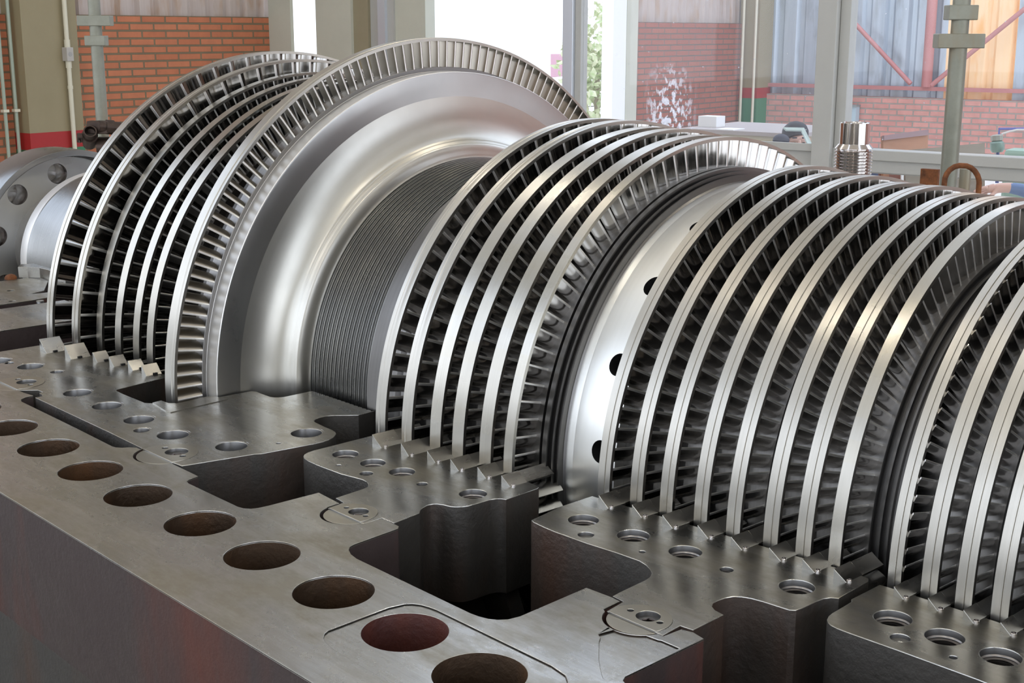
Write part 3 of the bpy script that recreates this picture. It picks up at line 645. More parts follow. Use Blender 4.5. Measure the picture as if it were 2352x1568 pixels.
for x, y, r in hL:
    if r > .02: counterbore(x, y, r, cL); blind(x, y, r, cL, .055)
    elif r > .015: counterbore(x, y, r, cL, .0018); threaded(x, y, r, cL)
    else: blind(x, y, r, cL, .02)
wA = [(-.9483, -.9101, -.7740, .030, -.7215), (-.8462, -.8130, -.7565, .029, -.7066), (-.7645, -.7400, -.7250, .021, -.690), (-.6995, -.6750, -.7150, .021, -.679), (-.6351, -.6120, -.7005, .020, -.667), (-.5676, -.5450, -.7015, .022, -.6625)]
for a in wA: vane(cL, a[0], a[1], a[2], a[4], a[3], 0, screw=False)
for a in wA:   # notch in the root foot
    MB().box(a[0] + (a[1] - a[0]) * .80, a[1] + .0012, a[2] + .018, a[2] + .028, 0, .004).build('locking_notch', MT['dark'], cL)
shim = MB().prism([(-.3299, -.8018), (-.3328, -.7799), (-.3034, -.7785), (-.2905, -.7664), (-.2945, -.6937), (-.2798, -.6768), (-.2467, -.6691), (-.2383, -.8095), (-.2525, -.8120)], .0002, .0016).build('shim_plate', MT['top'])
tag(shim, 'thin machined shim plate lying on the carrier right at the foot of the largest wheel', 'shim plate')

# carrier M
cM = empty('blade_carrier', (.4, -.7, -.3), 'blade carrier half with wavy front edge, second from the left', 'blade carrier')
oM = [(.1703, -.6061), (.1710, -.7387), (.1735, -.7520), (.1790, -.7635), (.1875, -.7715), (.1966, -.7766), (.215, -.7800), (.246, -.7815), (.3162, -.7790), (.3450, -.773), (.3665, -.7693), (.3820, -.7715), (.3950, -.7778), (.4035, -.786), (.4072, -.7971), (.4129, -.8591), (.4400, -.8624), (.4440, -.8972)] + kup(K2, -.8975) + [(.5405, -.8970), (.5393, -.8600), (.5705, -.8599), (.5629, -.8028), (.5540, -.7935), (.5470, -.7820), (.5434, -.770), (.5445, -.759), (.5496, -.752), (.560, -.7475), (.5739, -.7442), (.5815, -.739), (.5878, -.7314), (.5915, -.7217), (.5929, -.7067), (.5936, -.6755), (.5970, -.664), (.6022, -.6578), (.6070, -.6550), (.6116, -.654), (.6073, -.5782), (.6040, -.5715), (.5976, -.5688), (.5742, -.5673), (.172, -.5950)]
hM = [(.2289, -.7071, .0262), (.305, -.7013, .0252), (.3803, -.6932, .0253), (.5534, -.6768, .0257), (.2735, -.755, .0067), (.3444, -.7454, .0142), (.4557, -.7086, .0119)]
slab('carrier_body', oM, hM, -.17, 0, cm, cM)
MB().prism([(x, y if y < -.66 else y) for x, y in [(.20, -.60), (.20, -.76), (.40, -.76), (.42, -.84), (.53, -.84), (.53, -.60)]], -.40, -.17).build('carrier_web', MT['cast'], cM)
for x, y, r in hM:
    if r > .018: threaded(x, y, r, cM)
    elif r > .013: blind(x, y, r, cM, .006, 'vane'); MB().rev([(-.0058, r * .45), (-.0045, r * .45), (-.0045, 1e-5)], 20, mtx=Matrix.Translation((x, y, 0))).build('plug_pin', MT['dark'], cM)
    elif r > .01: threaded(x, y, r, cM, depth=.05)
    else: blind(x, y, r, cM, .02)
zB = [(.2169, .2465, -.6362, .0205, -.584), (.2955, .3190, -.6290, .020, -.584), (.3585, .3825, -.6178, .018, -.574), (.4225, .4465, -.6165, .017, -.573), (.4870, .5105, -.6085, .016, -.566), (.5484, .5719, -.6075, .0155, -.5674)]
for i, a in enumerate(zB): vane(cM, a[0], a[1], a[2], a[4], a[3], .062 if i < 5 else .066)
# lower fixed blades visible below the end of the carrier
for k in range(1, 6):
    z = -.030 * k
    mb = MB().rev([(-.085, .001), (-.085, .010), (-.02, .011), (-.02, .001)], 16, smooth=True)
    sec = [(0, 0), (.012, -.001), (.024, -.007), (.030, -.0135), (.028, -.0155), (.018, -.0105), (.002, -.006)]
    v = [(.548 + x_, -.568, z + .012 + q) for x_, q in sec] + [(.552 + x_, -.488, z + .012 + q) for x_, q in sec]; n = len(sec)
    MB().add(v, [(i, (i + 1) % n, n + (i + 1) % n, n + i) for i in range(n)] + [tuple(range(n)), tuple(range(n, 2 * n))], 0, True).build('guide_vane', MT['vane'], cM, sharp=50)

# carrier C
cC = empty('blade_carrier', (.9, -.6, -.3), 'blade carrier half with four threaded stud holes, third from the left', 'blade carrier')
oC = [(.7118, -.5363), (.6993, -.5371), (.6995, -.6139), (.7120, -.6900), (.7209, -.6937), (.7480, -.6965), (.7725, -.6977), (.8416, -.6956), (.897, -.6899), (.9421, -.6885), (.9600, -.694), (.9759, -.7027), (.9860, -.7110), (.9926, -.7216), (.9960, -.7369), (1.0000, -.7959), (1.0018, -.8105), (1.0242, -.8129), (1.0300, -.8528)] + kup(K3, -.8535) + [(1.1290, -.8540), (1.1251, -.8144), (1.1453, -.8122), (1.1432, -.7475), (1.1260, -.7440), (1.1160, -.738), (1.1100, -.728), (1.1095, -.7154), (1.1105, -.702), (1.1150, -.689), (1.1236, -.6811), (1.1354, -.6757), (1.1534, -.6720), (1.1853, -.6691), (1.1950, -.6680), (1.2013, -.6626), (1.2030, -.6506), (1.2034, -.6206), (1.2045, -.603), (1.2097, -.5925), (1.2183, -.5864), (1.2138, -.5057), (1.2087, -.4979), (1.1905, -.4953)]
hC_ = [(.7672, -.6284, .0268), (.8675, -.6205, .0275), (.9652, -.612, .027), (1.1565, -.5969, .0271), (.8149, -.6723, .0145), (.9212, -.6599, .0071), (1.0505, -.6209, .012)]
slab('carrier_body', oC, hC_, -.30, 0, cm, cC)
for x, y, r in hC_:
    if r > .018: threaded(x, y, r, cC)
    elif r > .013: blind(x, y, r, cC, .006, 'vane')
    elif r > .01: threaded(x, y, r, cC, depth=.05)
    else: blind(x, y, r, cC, .02)
for i, (x, R) in enumerate(RC):
    xv = .7370 + .0640 * i if i else .7370
    xv = x + .0403 if i < 7 else x + .036
    vane(cC, xv, xv + .0225, -(R + .0405), -(R + .0405) + .0420, .0175 - .0004 * i, .055)
for k in range(1, 3):
    z = -.026 * k; sec = [(0, 0), (.012, -.001), (.024, -.007), (.030, -.0135), (.028, -.0155), (.018, -.0105), (.002, -.006)]; n = len(sec)
    v = [(1.172 + x_, -.500, z + .012 + q) for x_, q in sec] + [(1.174 + x_, -.43, z + .012 + q) for x_, q in sec]
    MB().add(v, [(i, (i + 1) % n, n + (i + 1) % n, n + i) for i in range(n)] + [tuple(range(n)), tuple(range(n, 2 * n))], 0, True).build('guide_vane', MT['vane'], cC, sharp=50)
# carrier D
cD = empty('blade_carrier', (1.4, -.55, -.3), 'blade carrier half with rounded corner at the lower right, nearest of all carriers', 'blade carrier')
oD = [(1.2400, -.5044), (1.2333, -.5054), (1.2338, -.5768), (1.2388, -.5845), (1.2415, -.6350), (1.2435, -.6460), (1.2479, -.6565), (1.2540, -.6635), (1.2614, -.6675), (1.272, -.6695), (1.2913, -.6697), (1.3604, -.6673), (1.4666, -.6659), (1.53, -.668), (1.56, -.69), (1.565, -.80), (2.25, -.80), (2.25, -.49), (1.60, -.49)]
hD = [(1.3048, -.5886, .0272), (1.3811, -.5894, .0271), (1.4578, -.5883, .0275), (1.3436, -.6349, .0149), (1.4184, -.6345, .0071)]
slab('carrier_body', oD, hD, -.28, 0, cm, cD)
for x, y, r in hD:
    if r > .018: threaded(x, y, r, cD)
    elif r > .013: blind(x, y, r, cD, .006, 'vane')
    else: blind(x, y, r, cD, .02)
for i, (x, R) in enumerate(RD):
    xv = x + .0325; vane(cD, xv, xv + .0165, -(R + .038), -(R + .038) + .034, .0145, .045)
# far halves of the carriers
for par, x0, x1, yy in ((cL, -1.0, -.5, .73), (cL, -.25, .03, .62), (cM, .17, .6, .60), (cC, .70, 1.2, .545), (cD, 1.24, 2.25, .51)):
    MB().box(x0, x1, yy, .94, -.3, 0).build('carrier_body', [MT['top']], par)
for par, x0, x1, ri in ((cL, -1.0, -.44, .77), (cL, -.22, .03, .62), (cM, .17, .60, .64), (cC, .70, 1.2, .57), (cD, 1.24, 2.2, .54)):
    MB().rev([(x0, ri), (x1, ri), (x1, ri + .03), (x0, ri + .03)], 48, 'X', closed=True, a0=PI + .25, a1=2 * PI - .25).build('carrier_shell', MT['cast'], par)

# locating keys
def key(K, yl, label, pins=True):
    e = empty('locating_key', (K[0], K[1], -.03), label, 'locating key')
    x, y, r = K; zt = .0010
    # upper segment (towards the rotor) and the slightly lower outer half
    def seg(z0, z1, above, name):
        d = (yl - y) / (r - .0008); a = math.degrees(math.asin(max(-1, min(1, d))))
        pts = arc(x, y, r - .0008, a, 180 - a, 26) if above else arc(x, y, r - .0008, 180 - a, 360 + a, 26)
        return pts
    up = seg(0, 0, True, ''); lo = seg(0, 0, False, '')
    hs = [(x + .004, y + r * .30, r * .40)] + ([(x - r * .55, y + r * .22, r * .13), (x + r * .62, y + r * .22, r * .13)] if pins else [])
    slab('key_body', up, [(a, b, c, 2) for a, b, c in hs], -.03, zt, [MT['keytop'], MT['bore'], MT['bore']], e, .0006)
    slab('key_lip', lo, [], -.034, zt - .0026, [MT['keytop'], MT['stud']], e, .0006)
    a, b, c = hs[0]
    hexp = [(a + c * .60 * math.cos(PI / 3 * k), b + c * .55 * math.sin(PI / 3 * k)) for k in range(6)]
    slab('socket_screw', arc(a, b, c * .93, 0, 360, 32)[:-1], [], -.022, -.0055, [MT['bore'], MT['stud']], e, .0006, pockets=[hexp])
    MB().prism([(a + c * .8 * math.cos(PI / 8 * k), b + c * .8 * math.sin(PI / 8 * k)) for k in range(16)], -.0260, -.0225).build('socket_bottom', MT['dark'], e)
    for h in hs[1:]: blind(*h, e, .012)
    return e
def key_f(t, b):
    n = noise(t, coords(t, (8, 8, 8)), 3, 4); t.links.new(mix(t, n, (.42, .39, .32), (.52, .49, .42)), b.inputs['Base Color'])
MT['keytop'] = mat('key_steel', (.5, .47, .38), .3, 1, .5, key_f)
key(K3, -.8535, 'round locating key with socket screw at the lower right, nearest of the keys')
key(K2, -.8975, 'round locating key with socket screw between the two deep pockets at the middle')
key(K1, -.9675, 'round locating key at the near end of the long narrow slot')
key(K0, -.9650, 'round locating key at the left edge of the picture, farthest of the keys')

# things on the far end and far side of the casing
g = MB().prism([(-1.9527, -.4006), (-1.9363, -.3759), (-1.8986, -.3532), (-1.8401, -.3500), (-1.70, -.36), (-1.70, -.335), (-1.98, -.335), (-2.0, -.37)][::-1], .0003, .036).build('gland_block', MT['vane'], bevel=.0012)
tag(g, 'small scalloped steel block standing beside the shaft journal at the far left', 'block')
pl = empty('rubber_plug', (-1.963, -.43, 0), 'brown domed plug with yellow tab on the far left casing corner', 'plug')
MB().rev([(0.0005, .019), (.006, .0185), (.012, .014), (.0155, .006), (.016, 1e-5)], 24, mtx=Matrix.Translation((-1.955, -.425, 0))).build('plug_dome', MT['rust'], pl)
MB().prism([(-1.995, -.47), (-1.975, -.475), (-1.972, -.455), (-1.99, -.45)], .0005, .020).build('tab', mat('yellow_plastic', (.9, .5, .02), .4), pl, bevel=.002)
def stud():
    x, y = .125, 1.090; zt = .526; r = .0515
    e = empty('threaded_stud', (x, y, 0), 'tall polished stud with coarse threads standing behind the rotor', 'threaded stud')
    T = Matrix.Translation((x, y, 0))
    MB().rev([(zt - .058, .0395), (zt - .002, .0395), (zt, .0375), (zt, .033), (zt - .003, .031), (zt - .02, .031), (zt - .02, 1e-5)], 48, mtx=T).build('stud_tip', MT['stud'], e)
    prof = [(0.0006, 1e-5), (0.0006, r - .008)]; z = .004; p = .0086
    while z < zt - .075:
        prof += [(z, r - .0048), (z + p * .30, r - .0048), (z + p * .50, r), (z + p * .68, r), (z + p * .95, r - .0048)]; z += p
    prof += [(zt - .072, r - .006), (zt - .070, r), (zt - .058, .0415), (zt - .058, .03)]
    MB().rev(prof, 56, mtx=T).build('threaded_shank', MT['stud'], e, sharp=30)
stud()

# posts seen behind the rotor
def rosette_post(px, py, ztop, r, plates, label, base=FZ):
    e = empty('support_post', (px, py, base), label, 'post')
    MB().tube([(px, py, base), (px, py, ztop)], r, 20).build('tube', MT['galv'], e, sharp=50)
    MB().box(px - .1, px + .1, py - .1, py + .1, base, base + .01).build('base_plate', MT['galv'], e)
    for z0, z1, hl, off in plates:
        m4 = Matrix.Translation((px, py, 0)) @ Matrix.Rotation(math.radians(47 + off[1]), 4, 'Z')
        mb = MB().box(-hl + off[0], hl + off[0], -r * 1.12, r * 1.12, z0, z1, 0, m4)
        mb.build('bracket', MT['galv'], e, bevel=.003)
    return e
P1 = Vector((-.034, 1.900)); P2 = Vector((-3.993, .911))
# the exact heights come from the brackets seen against the wall
rosette_post(P1.x, P1.y, 2.2, .0275, [(.716, .761, .074, (0, 0)), (.803, .849, .046, (0, 0))], 'concrete grey metal post with two cross brackets standing behind the rotor on the right')
rosette_post(P2.x, P2.y, 2.4, .029, [(.792, .841, .080, (0, 0)), (.700, .747, .049, (0, 0))], 'streaky galvanised post with two cross brackets in front of the orange brick wall')

def D(px, py, depth):
    q = CP + _f * depth + _r * ((px - 1176) / 3044.51 * depth) - _u * ((py - 784) / 3044.51 * depth); return q
# pipe clamps at the left
def clamp(c, axis, r, L, label):
    e = empty('pipe_clamp', c, label, 'pipe clamp')
    a = Vector(axis).normalized(); q = a.to_track_quat('Z', 'Y').to_matrix().to_4x4(); T = Matrix.Translation(c) @ q
    MB().rev([(-L / 2, r), (L / 2, r), (L / 2, r * .82), (-L / 2, r * .82)], 32, closed=True, mtx=T).build('pipe_stub', MT['clamp'], e, sharp=40)
    MB().rev([(-L * .18, r * 1.22), (L * .18, r * 1.22), (L * .18, r * 1.02), (-L * .18, r * 1.02)], 32, closed=True, mtx=T).build('clamp_band', MT['clamp'], e, sharp=40)
    MB().box(-r * 1.9, -r * 1.0, -r * .4, r * .4, -L * .2, L * .2, 0, T).build('clamp_ear', MT['clamp'], e, bevel=.003)
    MB().tube([tuple(T @ Vector((-r * 1.5, -r * .8, 0))), tuple(T @ Vector((-r * 1.5, r * .8, 0)))], r * .16, 8).build('clamp_bolt', MT['clamp'], e)
    return e
c1 = D(206, 316, 6.3); c2 = D(252, 292, 6.3)
clamp(c1, (_r * .35 - _f + _u * .38), .0305, .13, 'dark open pipe clamp facing the camera, left one of the pair by the post')
clamp(c2, (_r * -.93 - _f * .5), .028, .10, 'dark pipe clamp holding a tube sideways, right one of the pair on the galvanised post')
crossp = MB().tube([D(228, 338, 6.35), D(330, 338, 6.35)], .05, 20).build('scaffold_tube', MT['clamp'], None, sharp=50)
tag(crossp, 'thick dark tube running behind the first bladed wheel at the far left', 'tube')
cb = MB(); 
for sgn in (0, 1): pass
cbo = MB().box(-.05, .05, -.03, .03, -.03, .03, 0, Matrix.Translation(D(228, 292, 6.3)) @ Matrix.Rotation(.8, 4, 'Z')).build('clamp_saddle', MT['clamp'], bevel=.004)
tag(cbo, 'dark bolted clamp saddle gripping the galvanised post between the two pipe clamps', 'clamp')

# rusty hoop and the short bar in it, on the far flange
e = empty('lifting_hoop', D(2208, 470, 3.5), 'rusty brown bent steel hoop standing behind the rotor at the right', 'hoop')
pts = [D(2208 + 37 * math.cos(a) + (4 if a < 1.5 else -2), 420 - 40 * math.sin(a), 3.45) for a in [0, .2, .45, .75, 1.05, 1.35, 1.65, 1.95, 2.3, 2.6, 2.85, PI]]
_a, _b = pts[0].copy(), pts[-1].copy(); _a.z = .001; _b.z = .001; pts = [_a] + pts + [_b]
MB().tube(pts, .0072, 14).build('hoop_rod', MT['rust'], e, sharp=50)
ob = MB().tube([D(2218, 388, 3.62), Vector((D(2210, 470, 3.62).x, D(2210, 470, 3.62).y, .001))], .0155, 16).build('grey_bar', MT['galv'], None, sharp=50)
tag(ob, 'short weathered grey bar leaning inside the rusty hoop', 'bar')
ob = MB().box(-.035, .035, -.01, .01, -.85, 0, 0, Matrix.Translation(D(2137, 388, 5.2)) @ Matrix.Rotation(RR, 4, 'Z')).build('rusty_bar', MT['rust'])
ob.data.transform(Matrix.Identity(4)); tag(ob, 'flat rusty upright bar below the window rail, left of the grey post', 'bar')

# ------------------------------------------------------------------ left wall fittings
pvc = mat('pale_conduit', (.62, .58, .45), .5); pvcg = mat('grey_green_pipe', (.33, .38, .30), .45)
e = empty('conduit', rw(8.58, 6.08, FZ), 'pale cable conduit with a junction box running down the beige pillar', 'conduit')
a_, b_ = 8.59, 6.085
MB().tube([rw(a_, b_, FZ), rw(a_, b_, H)], .0165, 14).build('pipe', pvc, e, sharp=50)
x0, y0, z0 = rw(a_, b_, 0)
for z, hh, rr in ((.68, .030, .0215), (.535, .030, .0215), (.365, .012, .020)):
    MB().rev([(z - hh, .001), (z - hh, rr), (z + hh, rr), (z + hh, .001)], 16, mtx=Matrix.Translation((x0, y0, 0))).build('coupling', pvc, e)
jb = MB().box(-.030, .030, -.029, .029, .555, .655, 0, Matrix.Translation((x0, y0, 0)) @ Matrix.Rotation(RR, 4, 'Z')).build('junction_box', mat('grey_plastic', (.42, .39, .35), .5), e, bevel=.003)
q = Matrix.Translation(Vector((x0, y0, .605)) - U * .029) @ Matrix.Rotation(RR, 4, 'Z') @ Matrix.Rotation(PI / 2, 4, 'Y')
MB().rev([(0, .017), (.003, .016), (.003, 1e-5)], 20, mtx=q).build('box_lid', mat('grey_lid', (.34, .33, .31), .5), jb)
for k, (a2, b2) in enumerate(((8.7, 5.69), (8.7, 5.60))):
    e = empty('thin_pipe', rw(a2, b2, FZ), ('thin grey-green pipe hugging the beige pillar at the far left', 'thin grey-green pipe at the very left edge of the picture')[k], 'pipe')
    MB().tube([rw(a2, b2, FZ), rw(a2, b2, H)], .013, 12).build('pipe', pvcg, e, sharp=50)
    MB().box(-.02, .02, -.022, .022, .20, .22, 0, Matrix.Translation(rw(a2, b2, 0)) @ Matrix.Rotation(RR, 4, 'Z')).build('pipe_clip', pvc, e)

# ------------------------------------------------------------------ hall beyond the window wall
BF = 16.5; AM = 8.25
sc = BF / 15.4
def fa(px, py): # point on the far wall from a pixel
    d = _f + _r * ((px - 1176) / 3044.51) - _u * ((py - 784) / 3044.51); t = BF / d.dot(V); P = CP + d * t; return (P - CP).dot(U), P.z
mb = MB(); a0, zt = fa(1740, 190); rbox(mb, a0, -8.2, BF, BF + .2, FZ, fa(2140, 226)[1]); rbuild(mb, 'wall_far', MT['brickR'])
zr0 = fa(2140, 209)[1]; zr1 = fa(2140, 200)[1]
mb = MB(); rbox(mb, a0, -8.2, BF + .02, BF + .09, zr0, zr1); rbuild(mb, 'trim_2', MT['trimred'])
mb = MB(); corr(mb, (a0, BF + .12), (fa(2168, 100)[0], BF + .12), fa(2140, 230)[1] - .02, H, .30, .05); rbuild(mb, 'wall_far', MT['sheetR'])
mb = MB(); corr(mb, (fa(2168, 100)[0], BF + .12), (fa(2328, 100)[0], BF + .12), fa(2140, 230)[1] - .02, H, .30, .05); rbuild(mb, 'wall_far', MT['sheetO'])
mb = MB(); corr(mb, (fa(2328, 100)[0], BF + .12), (-8.2, BF + .12), fa(2140, 230)[1] - .02, H, .30, .05); rbuild(mb, 'wall_far', MT['sheetR'])
def far_bar(p, q, r, name, label, m, cat):
    (a1, z1), (a2, z2) = fa(*p), fa(*q); bb = BF - .08
    o = MB().tube([rw(a1, bb, z1), rw(a2, bb, z2)], r, 10).build(name, m, None, sharp=50); return tag(o, label, cat)
far_bar((1940, 22), (2097, 192), .030, 'diagonal_brace', 'faded red brace slanting down to the right across grey sheeting', MT['trimred'], 'brace')
far_bar((2145, 195), (2420, -30), .030, 'diagonal_brace', 'faded red brace rising to the right across orange-lit sheeting', MT['trimred'], 'brace')
(a1, z1) = fa(2130, 150); o = MB().tube([rw(a1, BF + .02, zr1), rw(a1, BF + .02, H)], .065, 10).build('red_stanchion', MT['trimred'], None, sharp=50)
tag(o, 'upright dull red stanchion between the two slanting braces', 'stanchion')
# brick panel of the same hall at the left, its beige corner pillar, sheeting above
mb = MB(); rbox(mb, AM, AM + .15, 13.57, BF, FZ, .885); rbuild(mb, 'wall_side', MT['brickM'])
mb = MB(); corr(mb, (AM + .06, 13.57), (AM + .06, BF), .885, H); rbuild(mb, 'wall_side', MT['sheetL'])
mb = MB(); rbox(mb, AM + .02, AM - .26, BF - .30, BF + .1, .055, H); rbox(mb, AM + .02, AM - .26, BF - .30, BF + .1, -.08, .055, 1); rbox(mb, AM + .02, AM - .26, BF - .30, BF + .1, FZ, -.08, 2)
rbuild(mb, 'wall_side_pillar', [MT['beige'], MT['redp'], MT['greenp']])
mb = MB(); rbox(mb, AM - .01, AM + .15, 13.33, 13.57, FZ, H); rbuild(mb, 'wall_side_pillar', MT['pale'])
mb = MB(); rbox(mb, AM + .15, AM, 13.05, 13.33, FZ, H); rbuild(mb, 'trim_3', MT['white'])
for k, px in enumerate((1709, 1734, 1762)):
    a1, _ = fa(px, 150); o = MB().tube([rw(a1, BF - .38, FZ), rw(a1, BF - .38, H)], .018, 10).build('thin_pipe', pvc, None, sharp=50)
    tag(o, ('thin pale pipe on the left edge of the banded pillar beyond the window', 'thin pale pipe on the right edge of the banded pillar beyond the window', 'thin pale pipe just left of the grey sheeting beyond the window')[k], 'pipe')

# counter with white box, papers
cream = mat('cream_laminate', (.72, .66, .50), .5, 0, .4, plaster_f((.50, .44, .31), (.56, .50, .37)))
pink = mat('pale_counter_top', (.42, .37, .35), .6)
b0, b1 = 9.35, 10.35
e = empty('counter', rw(4.2, 9.2, FZ), 'cream counter with pale top seen through the dusty window', 'counter')
def zat(px, py, b):
    d = _f + _r * ((px - 1176) / 3044.51) - _u * ((py - 784) / 3044.51); t = b / d.dot(V); P = CP + d * t; return (P - CP).dot(U), P.z
aL, zc = zat(1560, 318, b0); aR, _ = zat(1880, 318, b0)
zc = zat(1740, 303, b0)[1]
aM = zat(1775, 303, b0)[0]
o = rbox(MB(), aL, 4.25, b0, b1, zc - .03, zc).build('worktop', pink); room(o); o.parent = e; o.matrix_parent_inverse = Matrix.Translation(-Vector(e.location))
o = rbox(MB(), aL, aM, b0 + .03, b1 - .05, FZ, zc - .03).build('counter_front', cream); room(o); o.parent = e; o.matrix_parent_inverse = Matrix.Translation(-Vector(e.location))
aB, zB_ = zat(1618, 297, b0 + .25)
o = rbox(MB(), aB + .06, aB - .105, b0 + .25, b0 + .40, zc, zc + .085).build('white_box', MT['white'], bevel=.002); room(o); tag(o, 'small white carton on the counter beyond the window', 'box')
aP, _ = zat(1660, 305, b0 + .04)
o = rbox(MB(), aP + .06, aP - .10, b0 + .02, b0 + .22, zc, zc + .006).build('paper_stack', MT['white']); room(o); tag(o, 'flat white papers at the front edge of the counter beyond the window', 'papers')
# rooms things by far wall
aC, zC = fa(1952, 262)
e = empty('wall_cabinet', rw(aC, BF, FZ), 'pale grey-blue control box with dark top strip hung on pink brick', 'control box')
def wbox(mbname, a0, a1, bb0, bb1, z0, z1, m, par):
    o = rbox(MB(), a0, a1, bb0, bb1, z0, z1).build(mbname, m); room(o)
    if par: o.parent = par; o.matrix_parent_inverse = Matrix.Translation(-Vector(par.location))
    return o
zb0 = fa(1952, 280)[1]; zb1 = fa(1952, 243)[1]
wbox('cabinet_body', fa(1915, 262)[0], fa(1974, 262)[0], BF - .12, BF - .005, zb0, zb1, mat('pale_blue_grey', (.42, .52, .56), .5), e)
wbox('dark_strip', fa(1915, 262)[0], fa(1961, 262)[0], BF - .135, BF - .12, fa(1952, 254)[1], fa(1952, 250)[1], mat('dark_strip', (.09, .14, .14), .5), e)
wbox('top_cover', fa(1915, 262)[0], fa(1976, 262)[0], BF - .14, BF - .005, zb1, zb1 + .02, mat('grey_cover', (.25, .26, .25), .5), e)
MB().tube([rw(fa(1963, 0)[0], BF - .1, fa(1963, 243)[1]), rw(fa(1974, 0)[0], BF - .1, fa(1974, 232)[1]), rw(fa(1975, 0)[0], BF - .1, fa(1976, 250)[1]), rw(fa(1979, 0)[0], BF - .1, fa(1979, 262)[1])], .008, 6).build('cable', MT['dark'], e)
# leaning boards just beyond the rail
def board(q, depth, th, name, label, m, cat='board'):
    P = [D(x, y, depth + k) for (x, y, k) in q]; n = (P[1] - P[0]).cross(P[2] - P[0]).normalized() * th
    v = [tuple(p) for p in P] + [tuple(p + n) for p in P]; k = len(P)
    o = MB().add(v, [tuple(range(k)), tuple(reversed(range(k, 2 * k)))] + [(i, (i + 1) % k, k + (i + 1) % k, k + i) for i in range(k)]).build(name, m); return tag(o, label, cat)
def wood_f(c0, c1):
    def f(t, b): t.links.new(mix(t, noise(t, coords(t, (1, 1, 6)), 6, 5), c0, c1), b.inputs['Base Color'])
    return f
brn = mat('brown_board', (.4, .2, .1), .5, 0, .4, wood_f((.36, .17, .09), (.46, .24, .14)))
board([(2029, 313, 0), (2132, 298, .4), (2128, 480, .4), (2029, 480, 0)], 9.2, .02, 'brown_board', 'warm brown board leaning beyond the window rail, left of the grey post', brn)
board([(2031, 311, 0), (2133, 297, .4), (2133, 310, .4), (2031, 322, 0)], 9.17, .02, 'board_edge', 'dull mauve edge strip along the top of the leaning brown board', mat('mauve_strip', (.30, .20, .20), .6), 'strip')
gb = mat('grey_board', (.3, .27, .22), .6, 0, .4, wood_f((.27, .24, .20), (.36, .32, .26)))
board([(2080, 345, 0), (2262, 328, -.1), (2262, 480, -.1), (2080, 480, 0)], 9.05, .03, 'grey_board', 'long weathered grey board lying behind the grey post beyond the window rail', gb)
board([(2075, 396, 0), (2150, 396, 0), (2150, 560, 0), (2075, 560, 0)], 9.2, .03, 'tan_board', 'dull tan panel below the window rail, left of the rusty upright bar', mat('tan_board', (.36, .28, .21), .6))
board([(2020, 392, 0), (2068, 392, 0), (2068, 560, 0), (2020, 560, 0)], 9.25, .03, 'brown_red_board', 'reddish brown panel below the window rail, right of the threaded stud', mat('red_panel', (.32, .15, .12), .6))
board([(2071, 391, 0), (2076, 391, 0), (2074, 560, 0), (2068, 560, 0)], 9.0, .02, 'white_batten', 'thin white batten upright below the window rail', MT['white'], 'batten')
# machine lamp
e = empty('machine_lamp', D(2292, 360, 10.2), 'grey-green jar-shaped machine lamp on a blue arm beyond the window', 'lamp')
gl = mat('grey_green_lamp', (.22, .30, .25), .35, .1); c = D(2290, 328, 10.2)
T = Matrix.Translation(c) @ Matrix.Rotation(-.12, 4, 'Y')
MB().rev([(-.072, 1e-5), (-.072, .040), (-.050, .052), (.0, .052), (.012, .040), (.018, .034), (.020, 1e-5)], 24, mtx=T).build('lamp_glass', gl, e)
MB().rev([(.018, 1e-5), (.018, .046), (.055, .046), (.062, .030), (.066, 1e-5)], 10, mtx=T, smooth=False).build('lamp_cap', mat('worn_cap', (.33, .32, .27), .6), e)
MB().tube([D(2300, 308, 10.2), D(2318, 302, 10.2), D(2336, 298, 10.2), D(2375, 298, 10.2)], .008, 8).build('hose', mat('grey_hose', (.6, .56, .52), .4), e)
MB().tube([D(2293, 345, 10.25), D(2295, 296, 10.25), D(2380, 295, 10.25)], .011, 8).build('arm', mat('blue_paint', (.12, .13, .35), .4), e)
MB().tube([D(2292, 342, 10.25), D(2290, 420, 10.25)], .014, 8).build('arm', mat('blue_paint_dark', (.08, .09, .25), .4), e)
ob = MB().box(-.12, .12, -.1, .1, -.5, 0, 0, Matrix.Translation(D(2352, 342, 10)) @ Matrix.Rotation(RR, 4, 'Z')).build('green_machine_cover', mat('pale_green_paint', (.30, .42, .33), .5), bevel=.03)
tag(ob, 'pale green machine cover at the right edge beside the jar-shaped lamp', 'machine cover')

# outside: bush, low wall, distant fence
def bush_f(t, b):
    n = noise(t, coords(t), 8, 3); t.links.new(ramp(t, n, [(.35, (.35, .45, .2)), (.6, (.6, .6, .4))]), b.inputs['Base Color'])
mb = MB(); rng = random.Random(3); cb_ = D(1372, 175, 24)
for k in range(900):
    p = cb_ + Vector((rng.gauss(0, .36), rng.gauss(0, .3), rng.gauss(0, .62))); s = .06 + rng.random() * .06
    d1 = Vector((rng.gauss(0, 1), rng.gauss(0, 1), rng.gauss(0, 1))).normalized() * s; d2 = d1.orthogonal().normalized() * s * .5
    mb.add([tuple(p - d1), tuple(p - d2), tuple(p + d1), tuple(p + d2)], [(0, 1, 2, 3)])
be = empty('bush', (cb_.x, cb_.y, FZ), 'washed-out flowering bush in the sunlit yard outside', 'bush')
fo = mb.build('foliage', mat('bush_leaves', (.5, .55, .35), .6, 0, .3, bush_f), be)
MB().tube([(cb_.x, cb_.y, FZ), (cb_.x, cb_.y, cb_.z)], .05, 8).build('stem', MT['olive'], be)
mb = MB(); rbox(mb, 17.2, 17.5, 6, 30, FZ, 1.9); rbuild(mb, 'wall_yard', MT['white'])
mb = MB(); P = D(1270, 180, 26)
